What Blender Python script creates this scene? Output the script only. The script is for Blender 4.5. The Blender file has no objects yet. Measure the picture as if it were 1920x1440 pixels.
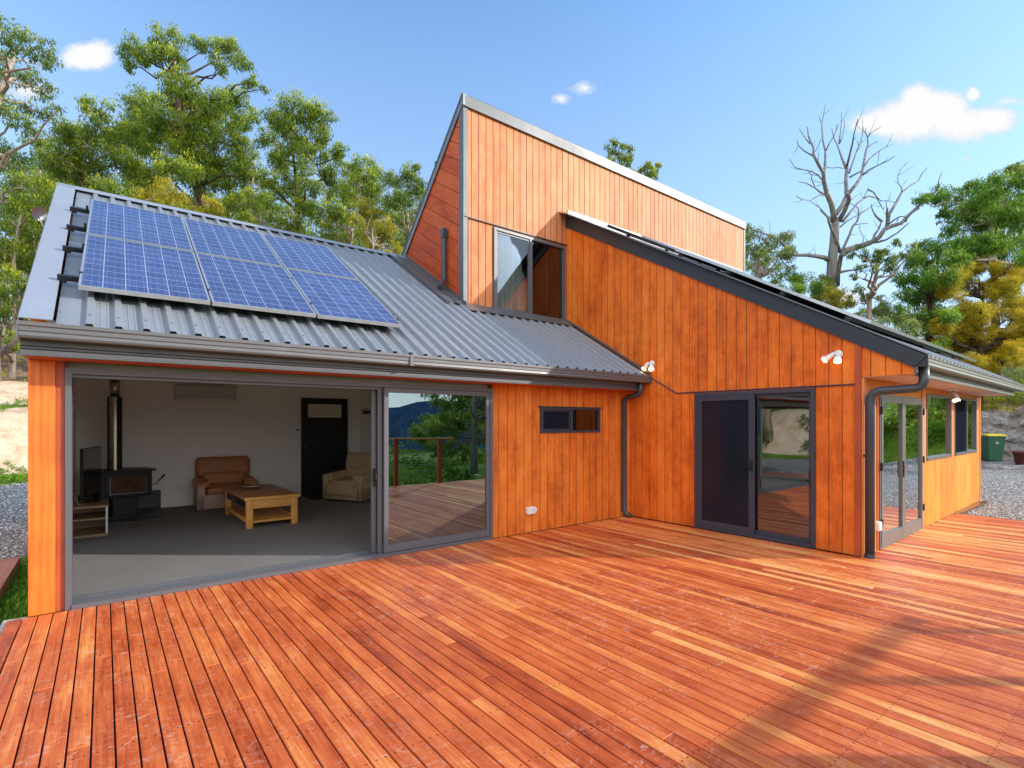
import bpy, bmesh, math, random
import numpy as np
from mathutils import Vector, Matrix
random.seed(7); RNG = np.random.default_rng(11)
S = bpy.context.scene; COL = S.collection
# ------------------------------------------------------------------ camera numbers
FPX, HY, CX, CAMH = 982.0, 791.0, 960.0, 1.62
TH = math.radians(52.07)
FW = (math.cos(TH), math.sin(TH)); RT = (math.sin(TH), -math.cos(TH))
def at(x, y, d):
    """world point that stands d metres ahead of the camera position in the direction of a photo pixel"""
    u = (x-CX)/FPX*d
    return Vector((FW[0]*d+RT[0]*u, FW[1]*d+RT[1]*u, CAMH+(HY-y)/FPX*d))
# ------------------------------------------------------------------ object helpers
def tag(o, label=None, cat=None, group=None, kind=None):
    if label: o['label'] = label
    if cat: o['category'] = cat
    if group: o['group'] = group
    if kind: o['kind'] = kind
    return o
def empty(name, loc=(0,0,0), rot=(0,0,0), **k):
    o = bpy.data.objects.new(name, None); COL.objects.link(o)
    o.location = loc; o.rotation_euler = rot; o.empty_display_size = .2
    return tag(o, **k)
class MB:
    def __init__(s): s.v = []; s.f = []; s.t = []
    def add(s, vs, fs, tone=0.0):
        b = len(s.v); s.v += [tuple(p) for p in vs]; s.f += [tuple(b+i for i in f) for f in fs]; s.t += [tone]*len(fs)
        return s
    def box(s, x0, x1, y0, y1, z0, z1, tone=0.0, M=None):
        vs = [(x, y, z) for z in (z0, z1) for y in (y0, y1) for x in (x0, x1)]
        if M: vs = [M @ Vector(p) for p in vs]
        return s.add(vs, [(0,2,3,1),(4,5,7,6),(0,1,5,4),(2,6,7,3),(0,4,6,2),(1,3,7,5)], tone)
    def quad(s, a, b, c, d, tone=0.0): return s.add([a,b,c,d], [(0,1,2,3)], tone)
    def prism(s, poly, w):
        """polygon (list of 3d points) extruded along vector w"""
        n = len(poly); w = Vector(w); P = [Vector(p) for p in poly]
        vs = P+[p+w for p in P]
        return s.add(vs, [tuple(range(n))[::-1], tuple(range(n, 2*n))]+[(i, (i+1) % n, n+(i+1) % n, n+i) for i in range(n)])
    def tube(s, pts, rs, n=8, cap=True):
        pts = [Vector(p) for p in pts]
        if not hasattr(rs, '__len__'): rs = [rs]*len(pts)
        b = len(s.v); up = Vector((0.13, 0.21, 1)).normalized(); prev = None
        for i, p in enumerate(pts):
            t = (pts[min(i+1, len(pts)-1)]-pts[max(i-1, 0)])
            t = t.normalized() if t.length > 1e-9 else up
            if prev is None:
                a = t.cross(up)
                if a.length < .05: a = t.cross(Vector((1,0,0)))
            else:
                a = prev - t*prev.dot(t)
                if a.length < .01: a = t.cross(Vector((1,0,0)))
            a.normalize(); prev = a; c = t.cross(a)
            for k in range(n):
                w = 2*math.pi*k/n
                s.v.append(tuple(p+(a*math.cos(w)+c*math.sin(w))*rs[i]))
        for i in range(len(pts)-1):
            for k in range(n):
                q = b+i*n; s.f.append((q+k, q+(k+1) % n, q+n+(k+1) % n, q+n+k)); s.t.append(0)
        if cap:
            s.f.append(tuple(b+k for k in range(n))[::-1]); s.f.append(tuple(b+(len(pts)-1)*n+k for k in range(n))); s.t += [0, 0]
        return s
    def lathe(s, prof, c=(0,0,0), n=20, M=None):
        b = len(s.v)
        for r, z in prof:
            for k in range(n):
                w = 2*math.pi*k/n; p = Vector((c[0]+r*math.cos(w), c[1]+r*math.sin(w), c[2]+z))
                s.v.append(tuple(M @ p if M else p))
        for i in range(len(prof)-1):
            for k in range(n):
                q = b+i*n; s.f.append((q+k, q+(k+1) % n, q+n+(k+1) % n, q+n+k)); s.t.append(0)
        return s
    def build(s, name, m, parent=None, bevel=0, seg=2, smooth=False, local=False, tone=False, **k):
        me = bpy.data.meshes.new(name); me.from_pydata(s.v, [], s.f); me.update()
        if tone:
            a = me.attributes.new('tone', 'FLOAT', 'FACE'); a.data.foreach_set('value', np.array(s.t, dtype=np.float32))
        if m: me.materials.append(m)
        o = bpy.data.objects.new(name, me); COL.objects.link(o)
        bm = bmesh.new(); bm.from_mesh(me); bmesh.ops.recalc_face_normals(bm, faces=bm.faces); bm.to_mesh(me); bm.free()
        if smooth: me.polygons.foreach_set('use_smooth', [True]*len(me.polygons))
        if bevel:
            b = o.modifiers.new('b', 'BEVEL'); b.width = bevel; b.segments = seg; b.limit_method = 'ANGLE'; b.angle_limit = math.radians(40)
        if parent:
            o.parent = parent
            if not local and parent.type == 'EMPTY': o.location = -parent.location
        return tag(o, **k)
def copy_tree(o, parent=None):
    c = o.copy(); COL.objects.link(c); c.parent = parent
    for ch in [x for x in bpy.data.objects if x.parent == o]: copy_tree(ch, c)
    return c
# ------------------------------------------------------------------ material helpers
class N:
    def __init__(s, name, world=None):
        if world is None:
            s.m = bpy.data.materials.new(name); s.m.use_nodes = True; s.t = s.m.node_tree
        else: s.m = world; s.t = world.node_tree
        s.t.nodes.clear()
    def n(s, typ, **k):
        o = s.t.nodes.new(typ)
        for a, b in k.items():
            if a == 'ins':
                for i, v in b.items(): s.set(o, i, v)
            else: setattr(o, a, b)
        return o
    def set(s, o, i, v):
        if isinstance(v, bpy.types.NodeSocket): s.t.links.new(v, o.inputs[i])
        elif isinstance(v, tuple) and len(v) == 3 and o.inputs[i].type == 'RGBA': o.inputs[i].default_value = (*v, 1)
        else: o.inputs[i].default_value = v
    def math(s, op, a, b=0.0, c=0.0, clamp=False):
        o = s.n('ShaderNodeMath', operation=op, use_clamp=clamp, ins={0: a, 1: b, 2: c}); return o.outputs[0]
    def vmath(s, op, a, b=(0,0,0)):
        o = s.n('ShaderNodeVectorMath', operation=op, ins={0: a, 1: b}); return o.outputs['Value' if op in ('DOT_PRODUCT','LENGTH') else 0]
    def mix(s, f, a, b, typ='MIX'):
        o = s.n('ShaderNodeMix', data_type='RGBA', blend_type=typ, ins={0: f, 6: a, 7: b}); return o.outputs[2]
    def noise(s, vec, scale, detail=4, rough=.55, out=0, dist=0):
        o = s.n('ShaderNodeTexNoise', ins={'Vector': vec, 'Scale': scale, 'Detail': detail, 'Roughness': rough, 'Distortion': dist}); return o.outputs[out]
    def voro(s, vec, scale, feature='F1', out='Distance', rnd=1.0):
        o = s.n('ShaderNodeTexVoronoi', feature=feature, ins={'Vector': vec, 'Scale': scale, 'Randomness': rnd}); return o.outputs[out]
    def ramp(s, f, stops, interp='LINEAR'):
        o = s.n('ShaderNodeValToRGB', ins={0: f}); r = o.color_ramp; r.interpolation = interp
        while len(r.elements) > 1: r.elements.remove(r.elements[-1])
        for i, (p, c) in enumerate(stops):
            e = r.elements[0] if i == 0 else r.elements.new(p)
            e.position = p; e.color = (*c, 1) if hasattr(c, '__len__') else (c, c, c, 1)
        return o.outputs[0]
    def scale(s, vec, k): return s.vmath('MULTIPLY', vec, k)
    def obj(s): return s.n('ShaderNodeTexCoord').outputs['Object']
    def attr(s, a): return s.n('ShaderNodeAttribute', attribute_name=a).outputs['Fac']
    def xyz(s, v): o = s.n('ShaderNodeSeparateXYZ', ins={0: v}); return o.outputs
    def bump(s, h, dist=.01, strength=1.0, nrm=None):
        d = {'Height': h, 'Distance': dist, 'Strength': strength}
        if nrm is not None: d['Normal'] = nrm
        return s.n('ShaderNodeBump', ins=d).outputs[0]
    def bsdf(s, col, rough=.5, metal=0.0, normal=None, spec=.5, trans=None, coat=0, emit=None, estr=0):
        d = {'Base Color': col, 'Roughness': rough, 'Metallic': metal, 'Specular IOR Level': spec, 'Coat Weight': coat}
        if normal is not None: d['Normal'] = normal
        if emit: d['Emission Color'] = emit; d['Emission Strength'] = estr
        return s.n('ShaderNodeBsdfPrincipled', ins=d).outputs[0]
    def out(s, sh, disp=None):
        o = s.n('ShaderNodeOutputMaterial', ins={0: sh}); return s.m
def plain(name, col, rough=.5, metal=0.0, var=.08, scale=6, bump=0, spec=.5, coat=0, emit=None, estr=0):
    m = N(name); v = m.obj()
    f = m.noise(v, scale, 5, .6)
    c = m.mix(m.math('MULTIPLY', f, 1.0), tuple(x*(1-var*1.6) for x in col), tuple(min(1, x*(1+var*1.6)) for x in col))
    r = m.math('ADD', m.math('MULTIPLY', m.noise(v, scale*2.3, 4), .16), rough-.08)
    nm = m.bump(m.noise(v, scale*12, 3), bump) if bump else None
    return m.out(m.bsdf(c, r, metal, nm, spec, coat=coat, emit=emit, estr=estr))
def cladding(name, across, along, spacing, off, cols, groove=.045, sheet=1.216, rough=.55, fade=0.0, dirt=.35):
    """grooved stained plywood: across/along are unit vectors in object space"""
    m = N(name); v = m.obj()
    a = m.vmath('DOT_PRODUCT', v, across); l = m.vmath('DOT_PRODUCT', v, along)
    u = m.math('DIVIDE', m.math('SUBTRACT', a, off), spacing)
    fr = m.math('FRACT', u); idn = m.math('FLOOR', u)
    d = m.math('MINIMUM', fr, m.math('SUBTRACT', 1.0, fr))
    gm = m.math('SUBTRACT', 1.0, m.math('DIVIDE', d, groove), clamp=True)
    bid = m.n('ShaderNodeTexWhiteNoise', noise_dimensions='1D', ins={'W': idn}).outputs[0]
    sid = m.n('ShaderNodeTexWhiteNoise', noise_dimensions='1D', ins={'W': m.math('ADD', m.math('FLOOR', m.math('DIVIDE', m.math('SUBTRACT', a, off), sheet)), 77.3)}).outputs[0]
    cv = m.n('ShaderNodeCombineXYZ', ins={0: m.math('MULTIPLY', a, 70.0), 1: m.math('MULTIPLY', l, 2.2), 2: m.math('MULTIPLY', bid, 20.0)}).outputs[0]
    grain = m.noise(cv, 1.0, 6, .65, dist=.6)
    blot = m.noise(m.n('ShaderNodeCombineXYZ', ins={0: m.math('MULTIPLY', a, 3.0), 1: m.math('MULTIPLY', l, .9), 2: 3.0}).outputs[0], 1.3, 5, .6)
    blot2 = m.noise(v, 7, 6, .7)
    f = m.math('ADD', m.math('MULTIPLY', grain, .45), m.math('ADD', m.math('MULTIPLY', blot, .5), m.math('MULTIPLY', bid, .10)))
    f = m.math('ADD', f, m.math('ADD', m.math('MULTIPLY', m.math('SUBTRACT', sid, .5), .16), m.math('MULTIPLY', m.math('SUBTRACT', blot2, .5), .3)))
    f = m.math('ADD', m.math('MULTIPLY', m.math('SUBTRACT', f, .53), 1.15), .56)
    smg = m.ramp(m.noise(m.n('ShaderNodeCombineXYZ', ins={0: m.math('MULTIPLY', a, 2.2), 1: m.math('MULTIPLY', l, 1.6), 2: 5.5}).outputs[0], 1.6, 7, .72), [(.50, 0.0), (.70, 1.0)])
    f = m.math('SUBTRACT', f, m.math('MULTIPLY', smg, .10))
    c = m.ramp(f, [(.3, cols[0]), (.55, cols[1]), (.82, cols[2])])
    if fade:
        wf = m.math('MULTIPLY', m.ramp(m.noise(m.n('ShaderNodeCombineXYZ', ins={0: m.math('MULTIPLY', a, 5.0), 1: m.math('MULTIPLY', l, .6), 2: 9.0}).outputs[0], 1.2, 6, .7), [(.42, 0.0), (.7, 1.0)]), fade)
        c = m.mix(wf, c, (.72, .45, .28))
    c = m.mix(m.math('MULTIPLY', gm, .92), c, (.05, .016, .006))
    h = m.math('SUBTRACT', m.math('MULTIPLY', grain, .12), gm)
    r = m.math('ADD', m.math('MULTIPLY', grain, .25), rough-.12)
    return m.out(m.bsdf(c, r, normal=m.bump(h, .006, .9), spec=.2))
def glass(name, tint=(.45,.48,.48), base=.12, k=1.2, wav=.0, gc=(.95,.97,1.0)):
    m = N(name); v = m.obj()
    nm = m.bump(m.noise(v, 1.1, 2), .004+wav, .25)
    fr = m.n('ShaderNodeFresnel', ins={'IOR': 1.5}).outputs[0]
    fac = m.math('ADD', m.math('MULTIPLY', fr, k), base, clamp=True)
    g = m.n('ShaderNodeBsdfGlossy', ins={'Color': (*gc, 1), 'Roughness': .004, 'Normal': nm}).outputs[0]
    t = m.n('ShaderNodeBsdfTransparent', ins={'Color': (*tint, 1)}).outputs[0]
    return m.out(m.n('ShaderNodeMixShader', ins={0: fac, 1: t, 2: g}).outputs[0])
def metal_sheet(name, col, rough=.38, streak=.25, metallic=.25):
    m = N(name); v = m.obj()
    n1 = m.noise(m.scale(v, (9, .8, .8)), 1, 5, .6); n2 = m.noise(v, 1.1, 5, .6)
    f = m.math('ADD', m.math('MULTIPLY', n1, .5), m.math('MULTIPLY', n2, .5))
    c = m.mix(f, tuple(x*(1-streak) for x in col), tuple(x*(1+streak) for x in col))
    dust = m.ramp(m.noise(v, 4, 6, .7), [(.55, 0.0), (.75, 1.0)])
    c = m.mix(m.math('MULTIPLY', dust, .25), c, tuple(min(1, x*1.6+.03) for x in col))
    r = m.math('ADD', m.math('MULTIPLY', m.noise(v, 2.5, 5, .6), .25), rough-.1)
    return m.out(m.bsdf(c, r, metallic, m.bump(m.noise(v, 3, 2), .003, .3), .5))

# ------------------------------------------------------------------ materials
WOOD = [(.32,.065,.014), (.56,.140,.026), (.78,.25,.055)]
M = {}
M['cladA'] = cladding('stained_cladding_front', (1,0,0), (0,0,1), .1525, 4.372-.1525*40, [(.44,.092,.014),(.77,.200,.030),(.92,.34,.065)])
M['cladB'] = cladding('stained_cladding_side', (0,1,0), (0,0,1), .1525, 4.729-.1525*40, [(.46,.080,.012),(.80,.180,.024),(.94,.31,.055)])
M['cladD'] = cladding('weathered_cladding_tower', (1,0,0), (0,0,1), .1525, 4.79, [(.48,.125,.042),(.70,.225,.085),(.84,.37,.17)], groove=.085, fade=.38)
th6 = math.atan(.6)
M['cladT'] = cladding('diagonal_cladding_tower', (0,-math.sin(th6),math.cos(th6)), (0,math.cos(th6),math.sin(th6)), .24, .1, [(.36,.055,.014),(.56,.10,.026),(.68,.17,.05)], groove=.035)
M['cladC'] = cladding('yellow_orange_cladding', (1,0,0), (0,0,1), .10, .0, [(.56,.17,.022),(.80,.29,.035),(.92,.42,.07)], groove=.05)
def timber(name, ax, cols, rough=.45):
    m = N(name); v = m.obj(); sc = [28, 28, 28]; sc[ax] = 1.1
    g = m.noise(m.scale(v, tuple(sc)), 1, 6, .62, dist=1.2); b = m.noise(m.scale(v, (3,3,3)), 1, 4)
    r = m.n('ShaderNodeTexWave', wave_type='BANDS', bands_direction='X' if ax != 0 else 'Y', ins={'Vector': m.scale(v, tuple(1.0 if i != ax else .12 for i in range(3))), 'Scale': 6.0, 'Distortion': 7.0, 'Detail': 3.0, 'Detail Scale': 1.2}).outputs['Fac']
    f = m.math('ADD', m.math('MULTIPLY', g, .5), m.math('ADD', m.math('MULTIPLY', b, .42), m.math('MULTIPLY', r, .08)))
    c = m.ramp(f, [(.3, cols[0]), (.5, cols[1]), (.75, cols[2])])
    return m.out(m.bsdf(c, rough, normal=m.bump(g, .002, .5), spec=.4))
M['post'] = timber('oiled_post_timber', 2, [(.50,.095,.014),(.74,.175,.024),(.84,.26,.04)])
M['trimwood'] = timber('stained_trim_timber', 0, [(.36,.06,.014),(.52,.10,.022),(.64,.16,.035)])
M['trimwoodz'] = timber('stained_corner_timber', 2, [(.30,.05,.02),(.42,.085,.03),(.52,.12,.05)])
M['trimlight'] = timber('light_orange_timber', 2, [(.58,.17,.05),(.78,.27,.08),(.88,.38,.14)])
M['pine'] = timber('honey_pine', 0, [(.56,.24,.045),(.76,.37,.09),(.85,.50,.17)], .4)
M['pinetop'] = timber('brown_table_top', 1, [(.28,.10,.028),(.40,.16,.045),(.50,.22,.07)], .35)
M['intfloor'] = timber('brown_timber_floor', 1, [(.09,.028,.008),(.16,.055,.015),(.24,.09,.026)], .25)
M['oak'] = timber('oak_veneer', 0, [(.28,.18,.09),(.38,.26,.14),(.45,.32,.18)], .4)
M['roof'] = metal_sheet('grey_roof_steel', (.28,.305,.34), .38, .2, .25)
M['flash'] = metal_sheet('pale_grey_flashing', (.34,.37,.43), .42, .1, .25)
M['gutter'] = metal_sheet('grey_gutter_steel', (.135,.138,.148), .40, .10)
M['fascia'] = metal_sheet('dark_grey_fascia', (.115,.117,.13), .42, .10)
M['slate'] = metal_sheet('slate_barge_flashing', (.030,.038,.052), .42, .08, .1)
M['zinc'] = metal_sheet('bare_zinc_flashing', (.14,.148,.155), .44, .5, .3)
M['zincdark'] = metal_sheet('dull_zinc_flashing', (.24,.26,.28), .42, .14, .6)
M['frame'] = plain('grey_aluminium_frame', (.125,.13,.15), .4, .2, .05)
M['framelight'] = plain('pale_aluminium_frame', (.16,.157,.15), .4, .2, .05)
M['frameblue'] = plain('slate_aluminium_frame', (.055,.06,.085), .4, .2, .05)
M['pipe'] = plain('slate_painted_pipe', (.055,.065,.085), .34, .1, .06)
M['black'] = plain('matt_black_steel', (.012,.012,.014), .5, 0, .1)
M['chrome'] = plain('brushed_chrome', (.6,.6,.6), .25, 1, .05)
M['acwhite'] = plain('cool_white_plastic', (.56,.54,.52), .35, 0, .02)
M['whitep'] = plain('white_plastic', (.8,.8,.8), .35, 0, .02)
M['soffit'] = plain('pinkish_soffit_board', (.62,.42,.32), .6, 0, .04, 2)
M['wallint'] = plain('white_plaster', (.93,.92,.89), .8, 0, .02, 1.5, .0015)
M['ceil'] = plain('white_ceiling', (.82,.82,.80), .85, 0, .02)
M['slab'] = plain('pale_concrete', (.5,.48,.44), .85, 0, .12, 9, .004)
M['doorblk'] = plain('black_door_paint', (.010,.011,.016), .45, 0, .1, 3)
M['doorpane'] = plain('frosted_door_pane', (.72,.66,.52), .5, 0, .02)
M['mat'] = plain('black_fibre_mat', (.008,.008,.009), .95, 0, .3, 60, .004)
M['screen'] = None
M['leather'] = plain('tan_leather', (.44,.17,.055), .42, 0, .12, 9, .004)
M['leatherside'] = plain('pink_beige_leather', (.50,.34,.26), .5, 0, .05, 6, .002)
M['leather2'] = plain('beige_leather', (.50,.36,.21), .45, 0, .12, 8, .004)
M['stone'] = plain('grey_hearth_slab', (.06,.065,.075), .5, 0, .1, 10, .002)
M['firebrick'] = plain('ember_brown_stove_glass', (.10,.045,.03), .15, 0, .4, 9)
M['stainless'] = metal_sheet('brushed_flue_steel', (.50,.45,.36), .25, .1, 1.0)
M['rust'] = plain('rusty_pot', (.13,.035,.025), .6, 0, .2)
M['bingreen'] = plain('green_bin_plastic', (.035,.12,.07), .42, 0, .06)
M['binyellow'] = plain('yellow_bin_lid', (.75,.60,.04), .4, 0, .05)
M['bulb'] = plain('lit_lamp_glass', (1,.95,.8), .3, 0, .0, emit=(1,.72,.38,1), estr=9)
M['lampbody'] = plain('brushed_lamp_metal', (.5,.48,.46), .35, .6, .05)
M['stoneL'] = plain('pale_loose_stone', (.42,.38,.34), .9, 0, .25, 8, .01)
M['glassA'] = glass('tinted_reflecting_glass', (.12,.13,.13), .26, 1.4, gc=(.66,.86,.92))
M['glassB'] = glass('door_glass', (.50,.52,.5), .07, 1.2)
M['glassR'] = glass('reflecting_door_glass', (.40,.40,.38), .24, 1.2)
M['glassU'] = glass('clear_upper_glass', (.85,.87,.87), .04, 1.0)
M['glassC'] = glass('side_door_glass', (.18,.2,.2), .42, 1.2)
M['glassD'] = glass('upper_window_glass', (.12,.12,.12), .07, 1.1)
def mk_screen():
    m = N('insect_screen'); v = m.obj()
    f = m.noise(v, 2.0, 3)
    c = m.mix(f, (.010,.014,.030), (.022,.022,.036))
    d = m.n('ShaderNodeBsdfDiffuse', ins={0: c}).outputs[0]
    g = m.n('ShaderNodeBsdfGlossy', ins={'Color': (.5,.5,.55,1), 'Roughness': .12}).outputs[0]
    a = m.n('ShaderNodeMixShader', ins={0: .06, 1: d, 2: g}).outputs[0]
    t = m.n('ShaderNodeBsdfTransparent').outputs[0]
    return m.out(m.n('ShaderNodeMixShader', ins={0: .80, 1: t, 2: a}).outputs[0])
M['screen'] = mk_screen()
def mk_curtain():
    m = N('sheer_curtain'); v = m.obj(); x = m.xyz(v)
    w = m.noise(m.scale(v, (7, 7, 2.2)), 1, 5, .6, dist=2.5)
    c = m.ramp(w, [(.35, (.42,.47,.46)), (.6, (.62,.66,.64)), (.75, (.72,.74,.7))])
    return m.out(m.bsdf(c, .8, normal=m.bump(w, .02)))
M['curtain'] = mk_curtain()
def mk_carpet():
    m = N('charcoal_carpet'); v = m.obj()
    f = m.noise(v, 90, 4, .8); g = m.noise(v, 2.2, 4)
    c = m.mix(f, (.11,.11,.115), (.42,.41,.40)); c = m.mix(m.math('MULTIPLY', g, .4), c, (.13,.13,.135))
    return m.out(m.bsdf(c, .95, normal=m.bump(f, .012), spec=.1))
M['carpet'] = mk_carpet()
def mk_deck():
    m = N('oiled_merbau_decking'); v = m.obj(); t = m.attr('tone'); x = m.xyz(v)
    cv = m.n('ShaderNodeCombineXYZ', ins={0: m.math('MULTIPLY', x[0], 60.0), 1: m.math('MULTIPLY', x[1], 1.8), 2: m.math('MULTIPLY', t, 90.0)}).outputs[0]
    g = m.noise(cv, 1.0, 7, .66, dist=.7)
    b = m.noise(m.n('ShaderNodeCombineXYZ', ins={0: m.math('MULTIPLY', x[0], 9.0), 1: m.math('MULTIPLY', x[1], 2.0), 2: m.math('MULTIPLY', t, 50.0)}).outputs[0], 1, 5, .62)
    # boards get yellower away from the left edge, red near it
    zone = m.math('MULTIPLY', m.math('ADD', x[0], -1.0), .13, clamp=True)
    g = m.math('ADD', m.math('MULTIPLY', m.math('SUBTRACT', g, .5), 1.5), .5); b = m.math('ADD', m.math('MULTIPLY', m.math('SUBTRACT', b, .5), 1.7), .5)
    f = m.math('ADD', m.math('MULTIPLY', g, .34), m.math('ADD', m.math('MULTIPLY', b, .36), m.math('MULTIPLY', m.math('SUBTRACT', t, .5), m.math('ADD', .22, m.math('MULTIPLY', zone, .36)))))
    f = m.math('ADD', f, m.math('MULTIPLY', m.math('SUBTRACT', zone, .35), .12))
    f = m.math('ADD', f, .13)
    c = m.ramp(f, [(.18, (.22,.032,.013)), (.34, (.47,.084,.024)), (.50, (.67,.155,.042)), (.65, (.82,.30,.082)), (.84, (.92,.54,.19))])
    # scuffs, pale foot-worn smears
    sc = m.math('MULTIPLY', m.ramp(m.noise(m.scale(v, (6, 10, 1)), 1.6, 7, .78, dist=1.5), [(.53, 0.0), (.66, 1.0)]), m.ramp(m.noise(v, .55, 3), [(.38, 0.05), (.58, 1.0)]))
    c = m.mix(m.math('MULTIPLY', sc, .5), c, (.85,.58,.46))
    # screw heads on joist lines: two per board every .45 m
    px = m.math('FRACT', m.math('DIVIDE', m.math('ADD', x[0], .62), .0957))
    dx = m.math('MINIMUM', m.math('ABSOLUTE', m.math('SUBTRACT', px, .24)), m.math('ABSOLUTE', m.math('SUBTRACT', px, .71)))
    dx = m.math('MULTIPLY', dx, .0957)
    py = m.math('FRACT', m.math('DIVIDE', m.math('ADD', x[1], 10.0), .45))
    dy = m.math('MULTIPLY', m.math('ABSOLUTE', m.math('SUBTRACT', py, .5)), .45)
    r = m.math('SQRT', m.math('ADD', m.math('MULTIPLY', dx, dx), m.math('MULTIPLY', dy, dy)))
    sm = m.math('LESS_THAN', r, .0055)
    c = m.mix(m.math('MULTIPLY', sm, .85), c, (.05,.02,.012))
    rr = m.math('ADD', m.math('MULTIPLY', b, .3), .30)
    rr = m.math('ADD', rr, m.math('MULTIPLY', sc, .2))
    return m.out(m.bsdf(c, rr, normal=m.bump(m.math('SUBTRACT', m.math('MULTIPLY', g, .5), sm), .0025, .8), spec=.24))
M['deck'] = mk_deck()
def mk_pv():
    m = N('polycrystalline_cells'); v = m.obj(); x = m.xyz(v)
    def lines(a, n, wd, o=0.0):
        fr = m.math('FRACT', m.math('MULTIPLY', m.math('ADD', a, o), n)); d = m.math('MINIMUM', fr, m.math('SUBTRACT', 1.0, fr))
        return m.math('LESS_THAN', d, wd)
    # object space of a panel: x 0..1 , y 0..1.65
    g = m.math('MAXIMUM', lines(x[0], 6.0, .020), lines(x[1], 10/1.65, .020))
    bus = m.math('MULTIPLY', lines(x[0], 18.0, .02, .0277), .4)
    cell = m.n('ShaderNodeTexWhiteNoise', noise_dimensions='3D', ins={'Vector': m.n('ShaderNodeCombineXYZ', ins={0: m.math('FLOOR', m.math('MULTIPLY', x[0], 6)), 1: m.math('FLOOR', m.math('MULTIPLY', x[1], 10/1.65)), 2: 0.0}).outputs[0]}).outputs[0]
    cr = m.voro(v, 70, out='Color'); cf = m.xyz(cr)[0]
    f = m.math('ADD', m.math('MULTIPLY', cf, .6), m.math('MULTIPLY', cell, .4))
    c = m.ramp(f, [(0.0, (.012,.022,.10)), (.5, (.026,.046,.18)), (1.0, (.060,.095,.28))])
    orr = m.n('ShaderNodeObjectInfo').outputs['Random']; dust = m.noise(m.scale(v, (3,1.2,1)), 1.5, 5, .6)
    c = m.mix(m.math('MULTIPLY', dust, .22), c, (.20,.22,.27)); c = m.mix(m.math('MULTIPLY', orr, .30), c, (.035,.05,.12))
    c = m.mix(m.math('MAXIMUM', m.math('MULTIPLY', g, .62), m.math('MULTIPLY', bus, .7)), c, (.52,.55,.66))
    return m.out(m.bsdf(c, m.math('ADD', m.math('MULTIPLY', dust, .2), .12), spec=.4, coat=.2))
M['pv'] = mk_pv()
M['pvframe'] = plain('silver_panel_frame', (.62,.63,.63), .3, .7, .05)
M['rail'] = plain('dark_mounting_rail', (.03,.032,.036), .4, .5, .05)
def bark(name, cols, sc=(9,9,1.6)):
    m = N(name); v = m.obj()
    f = m.noise(m.scale(v, sc), 1, 7, .7, dist=.8); b = m.noise(v, .6, 3)
    c = m.ramp(m.math('ADD', m.math('MULTIPLY', f, .75), m.math('MULTIPLY', b, .25)), [(.32, cols[0]), (.5, cols[1]), (.68, cols[2])])
    return m.out(m.bsdf(c, .9, normal=m.bump(f, .08), spec=.1))
M['barkpale'] = bark('pale_gum_bark', [(.16,.11,.08), (.40,.32,.25), (.66,.58,.48)])
M['barkdark'] = bark('brown_bark', [(.03,.02,.014), (.09,.06,.042), (.19,.14,.10)])
M['barkdead'] = bark('silver_dead_bark', [(.12,.11,.105), (.28,.26,.245), (.44,.41,.385)], (7,7,1.0))
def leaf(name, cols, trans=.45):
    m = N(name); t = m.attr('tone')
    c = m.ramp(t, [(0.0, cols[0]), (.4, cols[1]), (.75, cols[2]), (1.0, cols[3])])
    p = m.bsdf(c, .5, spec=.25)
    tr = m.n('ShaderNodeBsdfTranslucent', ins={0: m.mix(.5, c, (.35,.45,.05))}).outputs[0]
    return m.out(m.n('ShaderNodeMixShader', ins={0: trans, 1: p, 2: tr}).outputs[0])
M['leafgum'] = leaf('gum_leaves', [(.04,.085,.016), (.15,.25,.03), (.48,.54,.035), (.98,.86,.06)])
M['leafdark'] = leaf('dark_gum_leaves', [(.03,.07,.022), (.11,.19,.04), (.31,.40,.07), (.66,.66,.11)])
M['leafgreen'] = leaf('bright_green_leaves', [(.03,.09,.014), (.10,.25,.024), (.23,.46,.04), (.52,.64,.05)])
M['leafgrey'] = leaf('grey_green_leaves', [(.07,.11,.05), (.16,.24,.08), (.32,.40,.13), (.50,.52,.2)])
M['leaforange'] = leaf('orange_yellow_needles', [(.22,.19,.016), (.52,.40,.022), (.86,.58,.03), (.98,.60,.08)])
M['leafyellow'] = leaf('yellow_shrub_leaves', [(.12,.13,.015), (.36,.34,.025), (.66,.52,.04), (.72,.42,.06)])
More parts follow.
